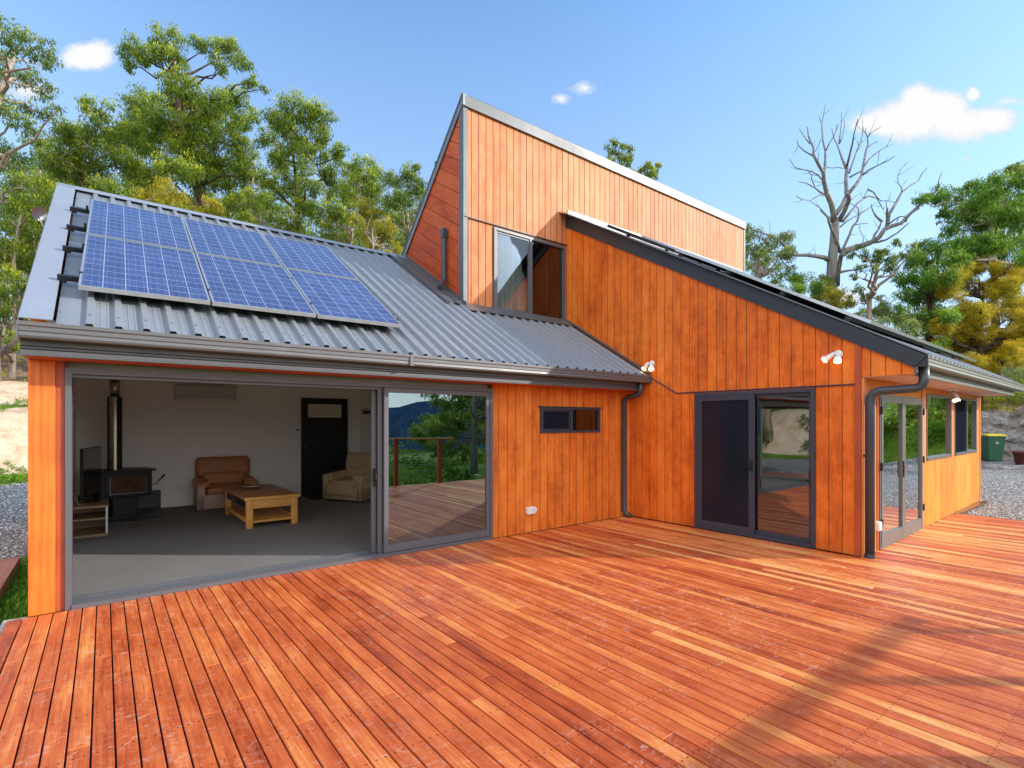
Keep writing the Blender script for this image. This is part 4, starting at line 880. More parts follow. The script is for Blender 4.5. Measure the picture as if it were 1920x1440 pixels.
# stones
def stone(c, r, rnd, m_):
    b = len(m_.v); bm = bmesh.new(); bmesh.ops.create_icosphere(bm, subdivisions=2, radius=1)
    sx, sy, sz = r*rnd.uniform(.8, 1.5), r*rnd.uniform(.7, 1.2), r*rnd.uniform(.4, .7); a = rnd.uniform(0, 6.3)
    vs = []
    for v in bm.verts:
        k = 1+.22*math.sin(v.co.x*4+a)*math.cos(v.co.y*5+a)+rnd.uniform(-.07, .07)
        x, y, z = v.co.x*sx*k, v.co.y*sy*k, v.co.z*sz*k
        vs.append((c[0]+x*math.cos(a)-y*math.sin(a), c[1]+x*math.sin(a)+y*math.cos(a), c[2]+z))
    m_.add(vs, [tuple(v.index for v in f.verts) for f in bm.faces]); bm.free()
rnd = random.Random(3); m_ = MB()
for k in range(60):
    x = rnd.uniform(1845, 1990); p = at(x, 870, rnd.uniform(17.6, 18.6)*(1.0)); stone((p.x, p.y, ground_z(p.x, p.y)+.02), rnd.uniform(.06, .16), rnd, m_)
for k in range(26):
    x = rnd.uniform(-.76, -.63); y = rnd.uniform(4.6, 6.3); stone((x, y, ground_z(x, y)+.01), rnd.uniform(.02, .05), rnd, m_)
m_.build('loose_stones', M['stoneL'], label='pale loose stones along the gravel edges', cat='stones', kind='stuff')
m_ = MB(); m_.box(-.66, -.50, 5.72, 6.0, -.14, -.02); m_.build('footing_block', M['slab'], bevel=.01, label='pale concrete footing block under the left corner post', cat='footing')
# gravel as real chips close to the house where it is seen large
def chips():
    n = 9000; out_v = []; out_f = []; tn = []
    pts = []
    while len(pts) < n:
        if rnd.random() < .35: x, y = rnd.uniform(-3.2, -.6), rnd.uniform(9.3, 20)
        else:
            t = rnd.random()**.7; x = rnd.uniform(11.9, 22); y = rnd.uniform(-.5, 9)
            if x < 14.5 and y > 2.45: continue
        pts.append((x, y))
    for (x, y) in pts:
        z = ground_z(x, y); r = rnd.uniform(.010, .024); b = len(out_v); a = rnd.uniform(0, 6.3)
        for k, (dx, dy, dz) in enumerate(((1,0,0),(0,.8,0),(-1,.1,0),(0,-.8,0),(.1,0,.8))):
            rr = r*rnd.uniform(.7, 1.25); out_v.append((x+(dx*math.cos(a)-dy*math.sin(a))*rr, y+(dx*math.sin(a)+dy*math.cos(a))*rr, z+dz*rr+.001))
        t = rnd.random()
        for f in ((0,1,4),(1,2,4),(2,3,4),(3,0,4)): out_f.append(tuple(b+i for i in f)); tn.append(t)
    q = MB(); q.v = out_v; q.f = out_f; q.t = tn
    m = N('gravel_chips'); t = m.attr('tone'); c = m.ramp(t, [(0, (.25,.25,.26)), (.5, (.62,.62,.62)), (1, (.88,.88,.86))]); m.out(m.bsdf(c, .9, spec=.2))
    q.build('gravel_chips', m.m, tone=True, label='pale grey gravel chips of the yard', cat='gravel', kind='stuff')
chips()
# rock bank on the right: a rough cut face at real place
def bank():
    q = MB(); nu, nv = 150, 26; g = []
    r2 = random.Random(9)
    for i in range(nu+1):
        th = math.radians(6+ 42*i/nu)
        row = []
        for j in range(nv+1):
            t = j/nv
            rr = 20.9+1.6*t**1.2
            x = 8+rr/21*20.4*math.cos(th); y = rr/21*21.8*math.sin(th)
            top = 2.15+.18*math.sin(i*.21)+.1*math.sin(i*.63)
            z = .05+t*top
            d = .16*math.sin(i*.9+j*.7)+.12*math.sin(i*.37-j*.9)+r2.uniform(-.09, .09)
            x -= d*math.cos(th)*min(1, t*5); y -= d*math.sin(th)*min(1, t*5)
            row.append((x, y, z+r2.uniform(-.04, .04)))
        g.append(row)
    b = [p for row in g for p in row]; fs = []
    for i in range(nu):
        for j in range(nv): k = i*(nv+1)+j; fs.append((k, k+1, k+nv+2, k+nv+1))
    q.add(b, fs); q.build('rock_bank', M['rock'], smooth=False, kind='structure', label='rough pale grey cut rock bank at the right of the yard', cat='bank')
bank()
#=PART4
# ------------------------------------------------------------------ foliage
def leaves_np(centers, radii, n_each, size, droop=.75, flat=.8, aspect=.30, seed=0, lumps=9, lumpr=.46, curl=True):
    """centres (k,3), radii (k,) -> vertices, faces and tone for many small leaf quads grouped into lumps"""
    rg = np.random.default_rng(seed); V = []; Tn = []
    for c, r, n in zip(centers, radii, n_each):
        L = max(3, int(lumps)); u = rg.normal(size=(L, 3)); u /= np.linalg.norm(u, axis=1)[:, None]
        lc = u*(rg.uniform(.35, .85, (L, 1)))*r; lc[:, 2] *= flat
        lr = rg.uniform(.6, 1.25, L)*lumpr*r
        k = rg.integers(0, L, n)
        d = rg.normal(size=(n, 3)); d /= np.linalg.norm(d, axis=1)[:, None]; rad = rg.uniform(0, 1, n)**.45
        off = d*rad[:, None]*lr[k][:, None]; off[:, 2] *= .84
        P = np.asarray(c)+lc[k]+off
        a = rg.normal(size=(n, 3))*(1-droop); a[:, 2] -= droop; a /= np.linalg.norm(a, axis=1)[:, None]
        b = rg.normal(size=(n, 3)); b -= (b*a).sum(1)[:, None]*a; b /= np.linalg.norm(b, axis=1)[:, None]
        s = size*rg.uniform(.6, 1.35, n)[:, None]
        q = np.stack([P-b*s*aspect*.5*.4, P+a*s*.45-b*s*aspect*.5, P+a*s, P+a*s*.45+b*s*aspect*.5], 1)
        V.append(q)
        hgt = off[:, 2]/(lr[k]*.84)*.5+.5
        t = .0+.58*hgt+.28*(lc[k][:, 2]/(r*flat)*.5+.5)+rg.normal(size=n)*.12+rg.normal(size=L)[k]*.12  # sunlit tops and dark undersides of the lumps put into leaf tone
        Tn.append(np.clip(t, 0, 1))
    V = np.concatenate(V).reshape(-1, 3); T = np.concatenate(Tn); m = len(T)
    return V, m, T
def leaf_mesh(name, V, m, T, mat, parent):
    me = bpy.data.meshes.new(name)
    me.vertices.add(4*m); me.vertices.foreach_set('co', V.astype(np.float32).ravel())
    me.loops.add(4*m); me.loops.foreach_set('vertex_index', np.arange(4*m, dtype=np.int32))
    me.polygons.add(m); me.polygons.foreach_set('loop_start', np.arange(0, 4*m, 4, dtype=np.int32)); me.polygons.foreach_set('loop_total', np.full(m, 4, dtype=np.int32))
    me.update(calc_edges=True)
    a = me.attributes.new('tone', 'FLOAT', 'FACE'); a.data.foreach_set('value', T.astype(np.float32))
    me.materials.append(mat); o = bpy.data.objects.new(name, me); COL.objects.link(o)
    if parent: o.parent = parent; o.location = -parent.location
    return o
def bent(a, b, rnd, k=4, amp=.12):
    a, b = Vector(a), Vector(b); L = (b-a).length; out = [a]
    for i in range(1, k):
        t = i/k; out.append(a.lerp(b, t)+Vector((rnd.uniform(-1,1), rnd.uniform(-1,1), rnd.uniform(-.4,.8)))*L*amp*math.sin(t*math.pi))
    return out+[b]
def tree(name, label, cat, trunk, clumps, depth, lmat, bmat, seed, r0=.22, group=None, leaf=.17, dens=1.0, ddep=.13, droop=.7, lumps=16, stems=1, twigs=True, flat=.95, base=None):
    """trunk: list of photo pixels for the stem line, clumps: (px, py, radius px) -> everything stands at real depth with depth scatter"""
    rnd = random.Random(seed); leaf = leaf*.84
    s = depth/FPX
    b0 = at(trunk[0][0], trunk[0][1], depth); gz = ground_z(b0.x, b0.y)
    root = empty(name, (b0.x, b0.y, gz), label=label, cat=cat, group=group)
    tp = [Vector((b0.x, b0.y, gz-.2))]+[at(x, y, depth+rnd.uniform(-.02, .02)*depth) for x, y in trunk[1:]]
    q = MB(); nT = len(tp); rr = [r0*(1-.72*i/(nT-1)) for i in range(nT)]
    q.tube(tp, rr, 9)
    C = []; Rd = []
    for (px, py, pr) in clumps:
        d = depth*(1+rnd.uniform(-ddep, ddep)); c = at(px, py, d); C.append(c); Rd.append(pr*d/FPX*1.06)
        # limb from the closest lower trunk point
        best = None
        for i in range(nT-1):
            for t in (0, .33, .66):
                p = tp[i].lerp(tp[i+1], t); w = (c-p).length+max(0, p.z-c.z+.4)*6
                if best is None or w < best[0]: best = (w, p, rr[i]+(rr[i+1]-rr[i])*t)
        if best is None: continue
        rb_ = min(best[2]*.75, .045+(c-best[1]).length*.02)
        e = c-Vector((0, 0, Rd[-1]*.2)); q.tube(bent(best[1], e, rnd, 5), [rb_, rb_*.85, rb_*.65, rb_*.45, rb_*.3, .012], 6)
        if twigs:
            for k in range(5):
                u = Vector((rnd.gauss(0,1), rnd.gauss(0,1), rnd.gauss(.4,.8))).normalized()*Rd[-1]*rnd.uniform(.5,.95)
                q.tube(bent(e, c+u, rnd, 3, .15), [rb_*.3, .015, .010, .006], 4, cap=False)
    q.build('trunk', bmat, root, smooth=True)
    for i in range(len(C)):
        if Rd[i] > .35 and rnd.random() < .9:
            u = Vector((rnd.gauss(0,1), rnd.gauss(0,1), rnd.gauss(-.2,.5))).normalized(); C.append(C[i]+u*Rd[i]*.85); Rd.append(Rd[i]*.72)
    nn_ = [int(dens*max(60, (r/leaf)**2*40)) for r in Rd]
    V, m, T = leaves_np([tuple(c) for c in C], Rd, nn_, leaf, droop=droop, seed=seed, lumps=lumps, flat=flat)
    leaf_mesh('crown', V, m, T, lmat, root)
    return root
G1 = 'gum trees on the hillside behind the low roof'
# leaning tree at the left edge
tree('gum_tree', 'gum tree cut by the left edge of the photo with a drooping sparse crown', 'tree', [(-10,700),(-20,520),(-30,330),(0,180),(30,90)],
     [(20,60,34),(62,88,30),(95,112,18),(10,120,34),(58,150,26),(92,170,20),(70,205,26),(20,215,36),(-20,160,40),(108,205,14),(0,290,44),(40,345,34)], 19, M['leafdark'], M['barkpale'], 21, .2, G1, .15, .55)
tree('gum_tree', 'low gum at the far left beside the gutter end, dark green and yellow below', 'tree', [(20,690),(30,600),(25,480),(40,400)],
     [(25,400,46),(60,350,40),(15,470,50),(62,440,38),(28,540,46),(70,500,26),(10,600,40),(30,640,22)], 22, M['leafgum'], M['barkpale'], 22, .14, G1, .16, .9)
tree('gum_tree', 'broad green gum left of the tallest one, yellow tipped crown', 'tree', [(150,680),(155,500),(150,380),(175,280)],
     [(190,232,40),(150,250,34),(225,260,34),(120,255,24),(180,290,46),(235,305,38),(130,310,40),(90,285,32),(160,350,44),(215,360,40),(100,360,40),(255,350,30)], 25, M['leafgum'], M['barkpale'], 23, .2, G1, .17, .85)
tree('gum_tree', 'tallest multi-lobed gum above the solar panels', 'tree', [(385,700),(388,480),(378,380),(352,300),(335,200),(325,110)],
     [(314,72,30),(300,98,20),(333,108,22),(258,100,30),(240,122,16),(278,115,16),(340,150,30),(322,180,28),(395,92,24),(430,95,26),(448,112,18),(412,118,16),(475,152,16),(495,165,10),
      (262,190,36),(300,210,36),(250,225,24),(350,205,36),(395,180,36),(430,195,32),(385,230,38),(340,245,34),(425,240,38),(462,222,28),(300,262,40),(360,290,44),(410,285,40),(455,280,30),(265,262,26),(320,315,34),(380,335,38),(430,330,36),(290,330,28),(470,320,24)], 24, M['leafgum'], M['barkdark'], 24, .27, G1, .16, 1.0)
tree('gum_tree', 'rounded gum right of the tallest one with a forked brown trunk', 'tree', [(545,720),(560,440),(555,330),(545,260)],
     [(548,200,34),(520,222,28),(582,218,32),(600,250,24),(550,245,34),(505,255,24),(560,285,34),(600,290,28),(528,300,28),(638,280,18),(575,330,30),(620,325,26),(530,345,30),(495,330,22)], 25, M['leafgum'], M['barkdark'], 25, .16, G1, .16, .9)
tree('gum_tree', 'yellowish low gum just above the ridge between the panel columns', 'tree', [(315,700),(318,460),(305,400)],
     [(300,360,30),(272,372,22),(330,372,28),(350,395,22),(290,392,20),(372,400,20),(395,385,22)], 22, M['leafyellow'], M['barkpale'], 26, .1, G1, .15, .9)
tree('gum_tree', 'slim gum behind the panels with pale twisting limbs', 'tree', [(470,740),(478,470),(470,380),(478,300)],
     [(480,372,26),(505,400,24),(460,410,22),(520,432,20),(440,380,20),(500,360,20),(545,410,24),(570,380,26),(560,430,20)], 23, M['leafgum'], M['barkpale'], 27, .11, G1, .15, .85)
tree('gum_tree', 'pale-topped gum with bare twigs left of the tower', 'tree', [(660,760),(655,470),(665,390),(680,340)],
     [(682,312,26),(655,325,22),(705,330,24),(640,300,18),(672,345,28),(708,362,26),(640,360,24),(622,385,26),(600,405,24),(655,395,24),(615,430,22),(640,445,20)], 26, M['leafgum'], M['barkpale'], 28, .14, G1, .16, .85)
tree('gum_tree', 'bright yellow-green young gum just left of the tower side', 'tree', [(700,760),(702,520),(698,430)],
     [(685,388,22),(705,405,22),(720,430,24),(695,430,22),(728,452,20),(672,412,16),(742,470,16),(700,460,20),(715,480,18)], 22, M['leafyellow'], M['barkpale'], 29, .09, G1, .14, .9)
tree('gum_tree', 'dark green gum nearest the tower rake', 'tree', [(765,760),(768,520),(765,400)],
     [(762,332,26),(738,338,20),(790,345,18),(775,362,26),(748,372,26),(785,392,18),(765,410,26),(742,415,18),(775,440,20),(752,455,22)], 27, M['leafdark'], M['barkpale'], 30, .12, G1, .16, .9)
# fillers behind, at several depths
fr = random.Random(77)
fl_lab = ['thin background gum between the left edge and the broad gum','shaded background gum behind the broad gum','background gum under the tallest crown, left side','background gum under the tallest crown, right side','background gum behind the forked trunk','background gum between the forked trunk and the pale-topped gum']
for k, (x, top) in enumerate(((75,300),(205,395),(285,330),(430,380),(530,400),(610,440))):
    cl = [(x+fr.uniform(-50,50), fr.uniform(top, top+190 if x < 300 else top+110), fr.uniform(20, 34)) for _ in range(17)]
    tree('gum_tree', fl_lab[k], 'tree', [(x,660),(x+fr.uniform(-8,8),500),(x+fr.uniform(-15,15),top+20)], cl, 31+fr.uniform(0,4), M['leafdark'], M['barkpale'], 60+k, .13, G1, .2, .75)
# bare saplings on the hillside left of the post
for k, (x, y0_, y1_) in enumerate(((32,690,640),(12,705,668))):
    b_ = at(x, y0_, 26); z_ = ground_z(b_.x, b_.y); q = MB(); tp_ = at(x-3, y1_-60, 26); q.tube([(b_.x, b_.y, z_-.1), (b_.x+.1, b_.y, z_+.6), (tp_.x, tp_.y, tp_.z+.3)], [.07,.05,.02], 7); q.build('bare_sapling', M['barkpale'], label=('thicker bare sapling on the hillside left of the post','thin bare stick at the extreme left on the hillside')[k], cat='sapling')
q = MB(); a_ = at(-30, 680, 20); b_ = at(38, 632, 19); q.tube([a_, at(-5, 668, 20), at(15, 652, 19.5), b_, at(50, 615, 19)], [.13,.12,.11,.09,.05], 8); q.build('leaning_log', M['barkdead'], label='pale leaning dead trunk just left of the gutter end', cat='log')
# distant forest mass, reads as one
def forest(name, label, spots, lmat, seed, leaf):
    rg = np.random.default_rng(seed); C = [tuple(c) for c, r in spots]; R__ = [r for c, r in spots]
    V, m, T = leaves_np(C, R__, [int((r/leaf)**2*15) for r in R__], leaf, droop=.4, seed=seed, lumps=8)
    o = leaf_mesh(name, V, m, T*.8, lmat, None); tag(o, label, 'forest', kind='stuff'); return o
sp = []
for k in range(250):
    x = fr.uniform(-160, 800); d = fr.uniform(38, 58); top = 250 if x < 300 else 250+(x-300)*.28
    y = fr.uniform(top, 560 if x > 60 else 640); sp.append((at(x, y, d), fr.uniform(1.0, 1.9)))
forest('forest', 'dense distant forest filling the gaps behind the gum trees on the left hillside', sp, M['leafgum'], 5, .27)
m_ = MB()
for k in range(70):
    x = fr.uniform(-100, 800); d = fr.uniform(30, 55); b_ = at(x, 700, d); z_ = ground_z(b_.x, b_.y); h_ = fr.uniform(5, 9)
    m_.tube([(b_.x, b_.y, z_-.2), (b_.x+fr.uniform(-.4,.4), b_.y, z_+h_*.5), (b_.x+fr.uniform(-.9,.9), b_.y, z_+h_)], [.13,.09,.04], 6, cap=False)
m_.build('forest_trunks', M['barkpale'], label='pale thin trunks of the distant forest on the left', cat='forest', kind='stuff')
# behind the tower
tree('gum_tree', 'gum tree top peeking over the tower parapet', 'tree', [(1190,700),(1195,420),(1185,330)], [(1158,285,20),(1172,300,18),(1145,296,12),(1178,276,10),(1216,312,15),(1225,326,14),(1203,322,12),(1190,340,20),(1232,308,9)], 30, M['leafgum'], M['barkpale'], 41, .15, None, .17, 1.0, lumps=7)
# right side trees
G2 = 'trees beyond the rock bank on the right'
tree('gum_tree', 'grey-green airy tree immediately right of the tower', 'tree', [(1430,640),(1425,520),(1415,470)],
     [(1412,440,20),(1440,452,20),(1470,450,18),(1405,470,22),(1432,480,22),(1465,482,22),(1485,470,12),(1420,505,22),(1455,510,18),(1480,500,12),(1408,425,12),(1395,490,16),(1478,440,10)], 26, M['leafgrey'], M['barkpale'], 42, .12, G2, .15, .75, lumps=10)
for k, (lab, cl, mt) in enumerate((('bright green bush on the skyline left of the dead tree', [(1455,535,18),(1480,520,18),(1505,530,20),(1530,540,18),(1490,548,18)], 'leafgreen'),
      ('orange and yellow bush at the foot of the dead tree', [(1545,545,18),(1568,552,20),(1590,565,16),(1530,560,16),(1560,575,18)], 'leafyellow'),
      ('dark bush left of the dead trunk on the skyline', [(1545,525,14),(1535,535,12),(1555,540,10)], 'leafdark'),
      ('olive bush below the small twisted tree', [(1630,590,20),(1660,585,22),(1690,595,22),(1720,605,20),(1650,610,20),(1700,618,22),(1740,615,18)], 'leafgrey'),
      ('bright green bush above the roof edge', [(1745,636,14),(1768,642,14),(1755,652,12)], 'leafgreen'),
      ('white-flecked bush between the roof and the orange tree', [(1715,628,14),(1735,622,12),(1760,620,12)], 'leafgrey'))):
    tree('bush', lab, 'bush', [(cl[0][0], 700), (cl[0][0], cl[0][1]+15)], cl, 25 if k < 3 else 22, M[mt], M['barkdark'], 80+k, .05, None, .12, 1.1, droop=.2, twigs=False)
tree('twisted_tree', 'small twisted tree with a thin crown between the dead tree and the green tree', 'tree', [(1632,640),(1630,560),(1640,530),(1645,490)],
     [(1600,470,14),(1622,478,16),(1650,470,18),(1672,482,16),(1690,480,10),(1612,500,12),(1640,495,16),(1665,500,14),(1605,545,14),(1618,560,12),(1598,520,10),(1650,560,10),(1680,455,12),(1712,458,10),(1612,585,10)], 23, M['leafdark'], M['barkpale'], 43, .13, G2, .14, .8, lumps=6)
tree('gum_tree', 'dense mid-green gum between the twisted tree and the orange tree', 'tree', [(1742,690),(1744,600),(1740,500)],
     [(1735,470,26),(1765,465,24),(1710,485,22),(1748,495,30),(1785,480,22),(1705,515,22),(1730,525,26),(1770,515,28),(1700,550,22),(1725,560,26),(1760,550,28),(1790,530,22),(1712,590,22),(1745,595,26),(1775,590,22),(1688,575,14)], 24, M['leafgreen'], M['barkdark'], 44, .14, G2, .15, 1.0)
tree('gum_tree', 'tall spreading gum behind the orange tree at the right edge', 'tree', [(1868,700),(1866,520),(1858,440),(1862,380)],
     [(1832,348,24),(1862,356,26),(1895,372,24),(1800,368,20),(1752,362,20),(1730,372,16),(1775,360,18),(1822,395,28),(1862,402,32),(1905,410,26),(1798,418,24),(1835,435,34),(1880,445,34),(1920,450,30),(1800,455,24),(1848,475,34),(1870,350,22),(1845,372,26),(1880,388,30),(1850,412,30),(1835,460,30),(1862,455,28),(1780,392,18),(1900,490,30),(1812,395,20),(1925,390,22),(1900,318,20),(1925,330,22),(1935,480,30)], 25, M['leafgreen'], M['barkpale'], 45, .2, G2, .16, 1.0)
tree('gum_tree', 'dark gum sprig entering from the right edge high up', 'tree', [(1990,700),(1975,480),(1960,340)], [(1900,316,14),(1920,322,18),(1945,312,22),(1930,372,20),(1950,350,26),(1985,330,30),(1960,400,30)], 25, M['leafdark'], M['barkpale'], 46, .15, G2, .15, 1.0)
cl = []
for k in range(64):
    a = fr.uniform(0, 6.28); r_ = fr.random()**.5; cx_, cy_ = 1842+95*r_*math.cos(a), 592+105*r_*math.sin(a)
    if cy_ < 520: cx_ = 1842+(cx_-1842)*.75
    cl.append((cx_, cy_, fr.uniform(15, 25)))
tree('orange_tree', 'orange-yellow feathery tree on the bank at the right edge', 'tree', [(1836,706),(1837,660),(1840,600),(1845,540)], cl, 23, M['leaforange'], M['barkdark'], 47, .16, None, .085, .95, droop=-.15, lumps=12, ddep=.06)
tree('orange_tree', 'second orange-yellow tree, mostly cut off by the right edge', 'tree', [(1935,720),(1938,640),(1940,580)], [(1915+fr.uniform(-25,50), fr.uniform(545,690), fr.uniform(18,26)) for _ in range(26)], 24, M['leaforange'], M['barkdark'], 48, .12, None, .09, .9, droop=-.1, lumps=12)
# ------------------------------------------------------------------ dead tree from its silhouette
DP = 26.0
Pc = lambda x, y: (1480+x/6.4, 190+y/6.4); Qc = lambda x, y: (1400+x/5.647, 390+y/5.647)
DT = [ # (crop, points, r0 px, r1 px)
 ('Q', [(900,1050),(895,900),(900,720),(905,560),(925,380),(935,200),(945,110)], 60, 34),
 ('Q', [(960,820),(965,700),(985,580),(1000,500),(1020,490)], 22, 20),
 ('Q', [(860,545),(820,525),(740,510),(640,498),(520,500),(460,480),(400,400),(320,320),(250,292),(170,265),(80,230)], 24, 5),
 ('Q', [(470,480),(380,455),(250,468),(150,455),(90,410)], 9, 3),
 ('Q', [(1010,490),(1060,450),(1130,425),(1220,400),(1300,370),(1360,340),(1410,300),(1460,225),(1540,190),(1640,160),(1700,90),(1760,35),(1820,0)], 34, 12),
 ('Q', [(1330,365),(1400,360),(1480,335),(1600,260),(1680,190),(1720,155)], 12, 3),
 ('Q', [(1340,340),(1350,290),(1400,220),(1425,150),(1360,80),(1325,0)], 12, 6),
 ('Q', [(1480,210),(1490,130),(1485,60),(1490,0)], 16, 10), ('Q', [(1490,180),(1570,120),(1620,90),(1700,95)], 8, 4),
 ('Q', [(1000,480),(1040,390),(1090,280),(1120,200),(1170,140),(1190,70),(1180,0)], 14, 7), ('Q', [(1140,180),(1200,168),(1280,165)], 5, 3),
 ('Q', [(990,470),(950,340),(900,230),(870,150),(860,100),(780,20)], 16, 7), ('Q', [(990,200),(1060,140),(1140,95),(1210,60),(1290,5)], 8, 4),
 ('Q', [(990,680),(1060,665),(1150,655),(1220,610),(1280,590)], 14, 4), ('Q', [(1230,390),(1235,310),(1200,240),(1195,180)], 5, 2),
 ('P', [(530,1440),(530,1340),(500,1220),(450,1110),(420,980),(410,860),(340,740),(290,640),(290,560),(230,420),(218,310)], 34, 5),
 ('P', [(410,860),(430,780),(432,600),(400,460),(390,280),(410,160),(435,25)], 16, 3), ('P', [(380,250),(355,180)], 5, 2),
 ('P', [(250,510),(190,440),(120,330)], 8, 3), ('P', [(285,655),(170,590),(110,530),(88,465)], 9, 3), ('P', [(305,610),(350,530),(380,450)], 4, 2),
 ('P', [(440,590),(480,500),(540,410),(580,270)], 8, 3), ('P', [(410,960),(350,890),(270,840),(170,820),(70,795),(0,690)], 10, 3),
 ('P', [(310,1030),(270,940),(265,880),(230,850)], 6, 3), ('P', [(450,1130),(370,1090),(310,1040),(200,980),(115,965)], 12, 3), ('P', [(420,1130),(370,1120),(250,1190),(160,1180),(80,1140)], 8, 2),
 ('P', [(520,1420),(450,1370),(370,1280),(250,1200)], 9, 3), ('P', [(330,1020),(400,990)], 4, 2),
 ('P', [(560,1350),(640,1240),(690,1130),(680,960),(690,800)], 28, 18), ('P', [(590,1440),(660,1320),(720,1180),(700,1100)], 26, 20),
 ('P', [(680,800),(630,680),(590,560),(530,430),(510,320)], 16, 3), ('P', [(595,510),(610,400),(625,250),(628,130)], 9, 3), ('P', [(605,500),(640,420),(660,300),(662,225)], 8, 3),
 ('P', [(530,420),(570,340),(585,275)], 4, 2), ('P', [(690,780),(720,660),(760,500),(770,420),(800,300),(822,210)], 14, 3), ('P', [(765,470),(800,430)], 4, 2),
 ('P', [(715,860),(760,740),(800,620),(840,520),(880,400),(890,315)], 11, 3), ('P', [(830,530),(815,470)], 4, 2), ('P', [(860,490),(920,455)], 4, 2),
 ('P', [(720,1090),(800,1000),(870,890),(890,760),(920,600),(945,520),(940,430),(910,370),(920,315)], 22, 4), ('P', [(940,430),(990,370),(1100,305)], 7, 3),
 ('P', [(895,780),(960,690),(1080,590),(1160,550),(1245,510)], 9, 3), ('P', [(940,550),(1000,510),(1060,480)], 5, 2), ('P', [(885,880),(960,820),(1100,750),(1180,715),(1265,655)], 10, 3),
 ('P', [(725,910),(800,870),(860,840)], 10, 7), ('P', [(450,795),(520,800),(580,793),(650,805)], 4, 4), ('P', [(730,1190),(780,1150),(850,1100)], 6, 2),
 ('P', [(640,1440),(740,1320),(820,1220),(890,1170),(940,1060),(965,1010)], 16, 3), ('P', [(900,1160),(950,1135),(1050,1160),(1100,1250),(1130,1300),(1145,1265)], 9, 3), ('P', [(945,1060),(1010,1090),(1050,1150),(1100,1195),(1190,1195),(1270,1215)], 9, 3),
 ('P', [(820,1440),(835,1340),(825,1280),(735,1225)], 8, 4), ('P', [(850,1360),(870,1330),(980,1265),(1060,1215)], 5, 3),
 ('P', [(1180,1440),(1200,1350),(1280,1220),(1350,1090),(1440,1020),(1550,950),(1590,870),(1665,785)], 20, 4), ('P', [(1190,1370),(1170,1290),(1160,1200)], 9, 3),
 ('P', [(1350,1090),(1350,1040),(1305,980),(1300,890),(1340,810),(1420,735)], 7, 2), ('P', [(1360,1000),(1420,935)], 4, 2), ('P', [(1120,1440),(1060,1390),(1000,1320),(980,1230)], 6, 3),
 ('P', [(1390,1440),(1430,1360),(1540,1260),(1640,1180),(1740,1100),(1795,1020),(1790,960),(1830,850)], 14, 3), ('P', [(1795,1010),(1840,965)], 4, 2), ('P', [(1290,1440),(1310,1390),(1370,1380),(1430,1395)], 6, 3)]
dr_ = random.Random(4); b_ = at(1562, 600, DP); gz_ = ground_z(b_.x, b_.y)
dt = empty('dead_tree', (b_.x, b_.y, gz_), label='tall bare silver dead gum reaching above the right roof', cat='tree')
q = MB(); first = True
for w, pts, r0_, r1_ in DT:
    f_ = (Pc if w == 'P' else Qc); sc_ = 6.4 if w == 'P' else 5.647; off = 0.0; o0 = dr_.uniform(-.22, .22)
    P3 = []
    for i, (x, y) in enumerate(pts):
        px, py = f_(x, y); dd = DP*(1+o0*.10*min(i, 6)*(0 if first else 1)); P3.append(at(px, py, dd))
    k = DP/FPX/sc_*.62*1.75
    if first: P3.insert(0, Vector((P3[0].x, P3[0].y, gz_-.3)))
    n = len(P3); q.tube(P3, [max(.016, (r0_+(r1_-r0_)*(i/(n-1))**.8)*k) for i in range(n)], 8)
    if not first:
        for i in range(2, n-1):
            if dr_.random() < .55:
                t_ = P3[i]; dv_ = (P3[i+1]-P3[i-1]).normalized(); u = (dv_+Vector((dr_.gauss(0,.7), dr_.gauss(0,.7), dr_.gauss(.1,.6)))).normalized(); L = dr_.uniform(.35, 1.0)
                q.tube([t_, t_+u*L*.5, t_+u*L+Vector((0,0,.12))], [.018,.012,.006], 5, cap=False)
    first = False
q.build('trunk', M['barkdead'], dt, smooth=True)
# ------------------------------------------------------------------ scrub on the banks (uncountable)
def scrub(name, label, pts, mat, size, seed, dens=20, droop=-.4, flat=.8):
    C = [p for p, r in pts]; R__ = [r for p, r in pts]
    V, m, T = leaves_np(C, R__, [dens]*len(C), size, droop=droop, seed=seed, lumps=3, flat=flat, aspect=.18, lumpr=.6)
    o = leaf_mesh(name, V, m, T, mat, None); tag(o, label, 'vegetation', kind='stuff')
def ring(th0, th1, r0_, r1_, n, rad, lift=.1):
    out = []
    for k in range(n):
        th = math.radians(fr.uniform(th0, th1)); rr = fr.uniform(r0_, r1_); x = 8+rr/21*20.4*math.cos(th); y = rr/21*21.8*math.sin(th); r__ = fr.uniform(*rad)
        out.append(((x, y, ground_z(x, y)+r__*lift+.05), r__))
    return out
scrub('bank_scrub', 'low olive and green scrub covering the right bank', ring(-12, 45, 22.6, 34, 620, (.25, .65), .7), M['leafgrey'], .13, 1, 150)
scrub('bank_scrub', 'brown and yellow dry grass and brush above the rock bank', ring(-12, 45, 22.5, 30, 420, (.2, .5), .6), M['leafyellow'], .15, 2, 130)
scrub('bank_scrub', 'deep green low growth above the rock bank', ring(-12, 50, 23, 40, 420, (.3, .8), .7), M['leafdark'], .14, 3, 170)
scrub('hill_litter', 'fallen sticks and low growth on the left hillside', ring(85, 130, 25, 48, 260, (.15, .35), .4), M['leafyellow'], .2, 4, 40, .0)
gp = []
for k in range(700):
    x, y = fr.uniform(-.80, -.55), fr.uniform(4.6, 9.2); gp.append(((x, y, ground_z(x, y)+.0), fr.uniform(.02, .05)))
scrub('grass', 'green grass growing between the landing and the corner post', gp, M['leafgreen'], .06, 6, 22, -.8)
gp = ring(96, 128, 20.7, 22.0, 700, (.05, .13), .1)
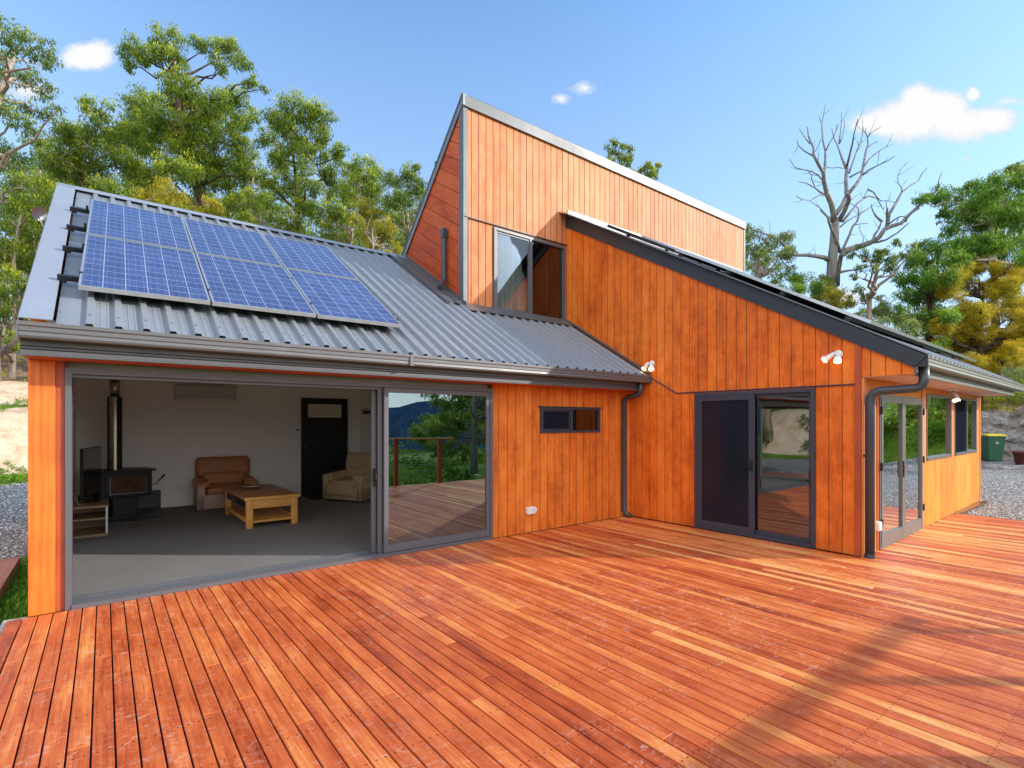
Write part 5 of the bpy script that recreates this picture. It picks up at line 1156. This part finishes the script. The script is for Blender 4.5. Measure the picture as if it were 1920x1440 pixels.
scrub('grass', 'green grass strip at the foot of the left clay bank', gp, M['leafgreen'], .10, 7, 22, -.8)
gp = ring(96, 128, 24.1, 24.9, 300, (.05, .13), .1)
scrub('grass', 'thin grass fringe on top of the left clay bank', gp, M['leafgreen'], .10, 8, 20, -.8)
# ------------------------------------------------------------------ behind the camera: railing, valley, trees (seen in the glass, and shading the deck)
rl_ = empty('deck_railing', (0, -.43, 0), label='timber-capped deck railing with steel wires, seen reflected in the door glass', cat='railing')
for x in (-.55, .72, 2.0, 3.28, 4.55, 5.83, 7.10): MB().box(x-.045, x+.045, -.485, -.395, -.3, 1.17).build('post', M['trimwoodz'], rl_)
MB().box(-.62, 7.5, -.50, -.37, 1.17, 1.205).build('top_rail', M['pine'], rl_)
for z in (.2, .35, .5, .65, .8): MB().tube([(-.55, -.44, z), (7.1, -.44, z)], .003, 5).build('wire', M['chrome'], rl_)
def wtree(name, label, base, h, cr, lmat, seed, nc=26, leaf=.2, r0=.22, lean=(0,0), dens=.8, low=.35, group=None):
    rnd = random.Random(seed); x, y = base; z = ground_z(x, y); root = empty(name, (x, y, z), label=label, cat='tree', group=group)
    tp = [Vector((x, y, z-.2)), Vector((x+lean[0]*.3, y+lean[1]*.3, z+h*.3)), Vector((x+lean[0]*.7, y+lean[1]*.7, z+h*.6)), Vector((x+lean[0], y+lean[1], z+h*.88))]
    q = MB(); q.tube(tp, [r0, r0*.8, r0*.55, r0*.2], 9); C = []; R__ = []
    for k in range(nc):
        t = rnd.uniform(low, 1); a = rnd.uniform(0, 6.28); w = cr*math.sin(min(1, (1-t)*1.6+.25)*math.pi*.5)*rnd.uniform(.3, 1)
        c = Vector((x+lean[0]*t+w*math.cos(a), y+lean[1]*t+w*math.sin(a), z+h*t)); C.append(tuple(c)); R__.append(rnd.uniform(.5, .95)*cr*.36)
        p = tp[1].lerp(tp[3], max(0, (t-.35)/.65)*.8); q.tube(bent(p, c, rnd, 4), [r0*.3, r0*.25, r0*.18, r0*.1, .01], 5, cap=False)
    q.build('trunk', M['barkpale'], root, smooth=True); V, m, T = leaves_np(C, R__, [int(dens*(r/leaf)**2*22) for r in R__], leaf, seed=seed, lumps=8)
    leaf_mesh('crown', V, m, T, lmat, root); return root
GB = 'trees across the slope behind the camera'
wtree('gum_tree', 'big bushy gum below the deck, reflected at the right of the door glass', (14.6, -10), 5.4, 2.8, M['leafdark'], 101, 34, .2, .22, group=GB, low=.15, dens=1.2)
wtree('gum_tree', 'lower rounded tree beside the big one behind the deck', (8.4, -9.5), 2.9, 2.3, M['leafgreen'], 102, 24, .2, group=GB, low=.15, dens=1.0)
wtree('gum_tree', 'tree farther down the slope behind the deck', (20.5, -19), 7, 4, M['leafdark'], 103, 30, .3, group=GB, low=.2)
for k, (bx, by, h_) in enumerate(((21.5,-4.6,2.6),(25,-3.2,3.0),(28.5,-4.0,3.4),(31,-1.0,3.2))):
    wtree('bush', ('nearest','second nearest','third','farthest')[k]+' green bush beside the gravel right of the deck, seen in the side glass', (bx, by), h_, 1.9, M['leafgreen'] if k != 1 else M['leafyellow'], 104+k, 18, .16, .08, group=None, low=.15, dens=.9)
for k, (bx, by, h_) in enumerate(((-10.5,12.2,8.5),(-12.5,14.6,9),(-15,12.9,10),(-18,17,11))):
    wtree('gum_tree', ('nearest','second','third','farthest')[k]+' pale-trunked gum beyond the gravel left of the house, reflected in the side door', (bx, by), h_, 2.8, M['leafdark'], 140+k, 20, .2, .26, (.8-.5*k, .3), group='pale gums left of the house', low=.45, dens=1.0)
sp = []
for k in range(120):
    x = fr.uniform(-14, 34); y = fr.uniform(-22, -4.5); r__ = fr.uniform(.5, 1.1)
    if x > 10 and y > -8: continue
    sp.append((Vector((x, y, ground_z(x, y)+r__*.6)), r__))
for k in range(80):
    th = math.radians(fr.uniform(-38, 5)); rr = fr.uniform(20.8, 27); x = 8+rr/21*20.4*math.cos(th); y = rr/21*21.8*math.sin(th); r__ = fr.uniform(.6, 1.2)
    sp.append((Vector((x, y, ground_z(x, y)+r__*.6)), r__))
lb = []
for k in range(70):
    x = fr.uniform(-24, -9.5); y = fr.uniform(9.5, 22); r__ = fr.uniform(.5, 1.1); lb.append((Vector((x, y, ground_z(x, y)+r__*.8)), r__))
forest('undergrowth', 'dark bushes beyond the gravel left of the house', lb, M['leafdark'], 16, .22)
forest('undergrowth', 'green undergrowth on the slope below the deck', sp, M['leafgreen'], 15, .26)

# ------------------------------------------------------------------ world, sun, camera
SD = Vector((1.24, -1.0, .662)).normalized()          # towards the sun
el = math.asin(SD.z); azs = math.atan2(SD.x, SD.y)
w = bpy.data.worlds.new('World'); S.world = w; w.use_nodes = True
n = N('', world=w)
sky = n.n('ShaderNodeTexSky', sky_type='NISHITA', sun_disc=False, sun_elevation=el, sun_rotation=azs, altitude=300, air_density=1.0, dust_density=.4, ozone_density=1.6)
dirv = n.n('ShaderNodeTexCoord').outputs['Generated']
df = n.math('MAXIMUM', n.vmath('DOT_PRODUCT', dirv, (FW[0], FW[1], 0)), .02)
gu = n.math('DIVIDE', n.vmath('DOT_PRODUCT', dirv, (RT[0], RT[1], 0)), df); gv = n.math('DIVIDE', n.vmath('DOT_PRODUCT', dirv, (0, 0, 1)), df)
front = n.math('GREATER_THAN', n.vmath('DOT_PRODUCT', dirv, (FW[0], FW[1], 0)), .05)
gvec = n.n('ShaderNodeCombineXYZ', ins={0: gu, 1: gv, 2: 0.0}).outputs[0]
nz = n.noise(gvec, 9, 7, .62); nz2 = n.noise(gvec, 60, 5, .65)
def blob(px, py, rx, ry):
    u = n.math('DIVIDE', n.math('SUBTRACT', gu, (px-CX)/FPX), rx/FPX); v = n.math('DIVIDE', n.math('SUBTRACT', gv, (HY-py)/FPX), ry/FPX)
    return n.math('SUBTRACT', 1.0, n.math('SQRT', n.math('ADD', n.math('MULTIPLY', u, u), n.math('MULTIPLY', v, v))))
tot = None
for b in ((150,107,50,32),(180,104,44,34),(1700,225,100,52),(1740,205,80,50),(1800,235,80,40),(1640,232,55,26),(1865,225,55,34),(1722,180,42,32),(1770,200,60,36),(1825,176,17,18),(1098,165,28,16),(1052,185,16,12),(1812,296,14,8),(1890,190,34,10),(60,170,60,20),(1590,560,70,22)):
    o_ = blob(*b)
    if b[:2] in ((60,170),(1590,560),(1812,296),(1890,190),(1098,165),(1052,185)): o_ = n.math('MULTIPLY', o_, .42)
    tot = o_ if tot is None else n.math('MAXIMUM', tot, o_)
    ps = n.math('MULTIPLY', n.math('MAXIMUM', o_, 0.0), .45); acc = ps if b[0] == 150 else n.math('ADD', acc, ps)
tot = n.math('ADD', tot, n.math('MINIMUM', acc, .6))
msk = n.math('ADD', tot, n.math('MULTIPLY', n.math('SUBTRACT', n.math('ADD', n.math('MULTIPLY', nz, .62), n.math('MULTIPLY', nz2, .38)), .5), 2.1))
cm = n.math('MULTIPLY', n.ramp(msk, [(.02, 0.0), (.25, .4), (.62, 1.0)], 'EASE'), front)
# unseen high cloud behind the camera, brightened to light the room and shaded walls
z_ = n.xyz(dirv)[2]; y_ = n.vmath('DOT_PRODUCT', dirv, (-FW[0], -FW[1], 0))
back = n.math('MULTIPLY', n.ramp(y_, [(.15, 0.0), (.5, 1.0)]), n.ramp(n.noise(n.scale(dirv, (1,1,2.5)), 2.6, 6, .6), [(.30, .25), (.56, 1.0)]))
cm2 = cm
hz = n.ramp(z_, [(0.0, 1.0), (.15, .82), (.34, .45), (.66, 0.0)])
SKY = 1.0
skyc = n.n('ShaderNodeHueSaturation', ins={'Saturation': 1.05, 'Value': 1.25, 'Color': n.mix(1.0, sky.outputs[0], (1.62, 1.86, 1.98), 'MULTIPLY')}).outputs[0]
skyc = n.mix(n.math('MULTIPLY', hz, .85), skyc, (3.85, 4.45, 5.75))
colr_ = n.mix(cm2, skyc, n.mix(n.ramp(msk, [(.2, 0.0), (.9, 1.0)]), (4.9, 5.5, 6.2), (6.6, 6.6, 6.6)))
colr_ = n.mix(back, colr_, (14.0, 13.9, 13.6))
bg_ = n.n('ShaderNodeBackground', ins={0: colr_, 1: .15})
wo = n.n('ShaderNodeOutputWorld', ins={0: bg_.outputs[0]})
sun = bpy.data.lights.new('sun', 'SUN'); sun.energy = 4.5; sun.angle = math.radians(1.1); sun.color = (1.0, .93, .82)
so = bpy.data.objects.new('sun', sun); COL.objects.link(so); so.rotation_euler = SD.to_track_quat('Z', 'Y').to_euler(); so.location = (10, -10, 12)
cam = bpy.data.cameras.new('camera'); co = bpy.data.objects.new('camera', cam); COL.objects.link(co)
cam.sensor_width = 36; cam.lens = 36*FPX/1920; cam.shift_y = (HY-720)/1920; cam.clip_start = .05; cam.clip_end = 3000
co.location = (0, 0, CAMH); co.rotation_euler = (math.pi/2, 0, -(math.pi/2-TH)); S.camera = co
S.view_settings.view_transform = 'Standard'; S.view_settings.look = 'None'; S.view_settings.exposure = 0; S.view_settings.gamma = 1
S.render.engine = 'CYCLES'; S.cycles.use_denoising = True; S.cycles.max_bounces = 12; S.cycles.diffuse_bounces = 8; S.cycles.transparent_max_bounces = 24; S.cycles.sample_clamp_indirect = 8
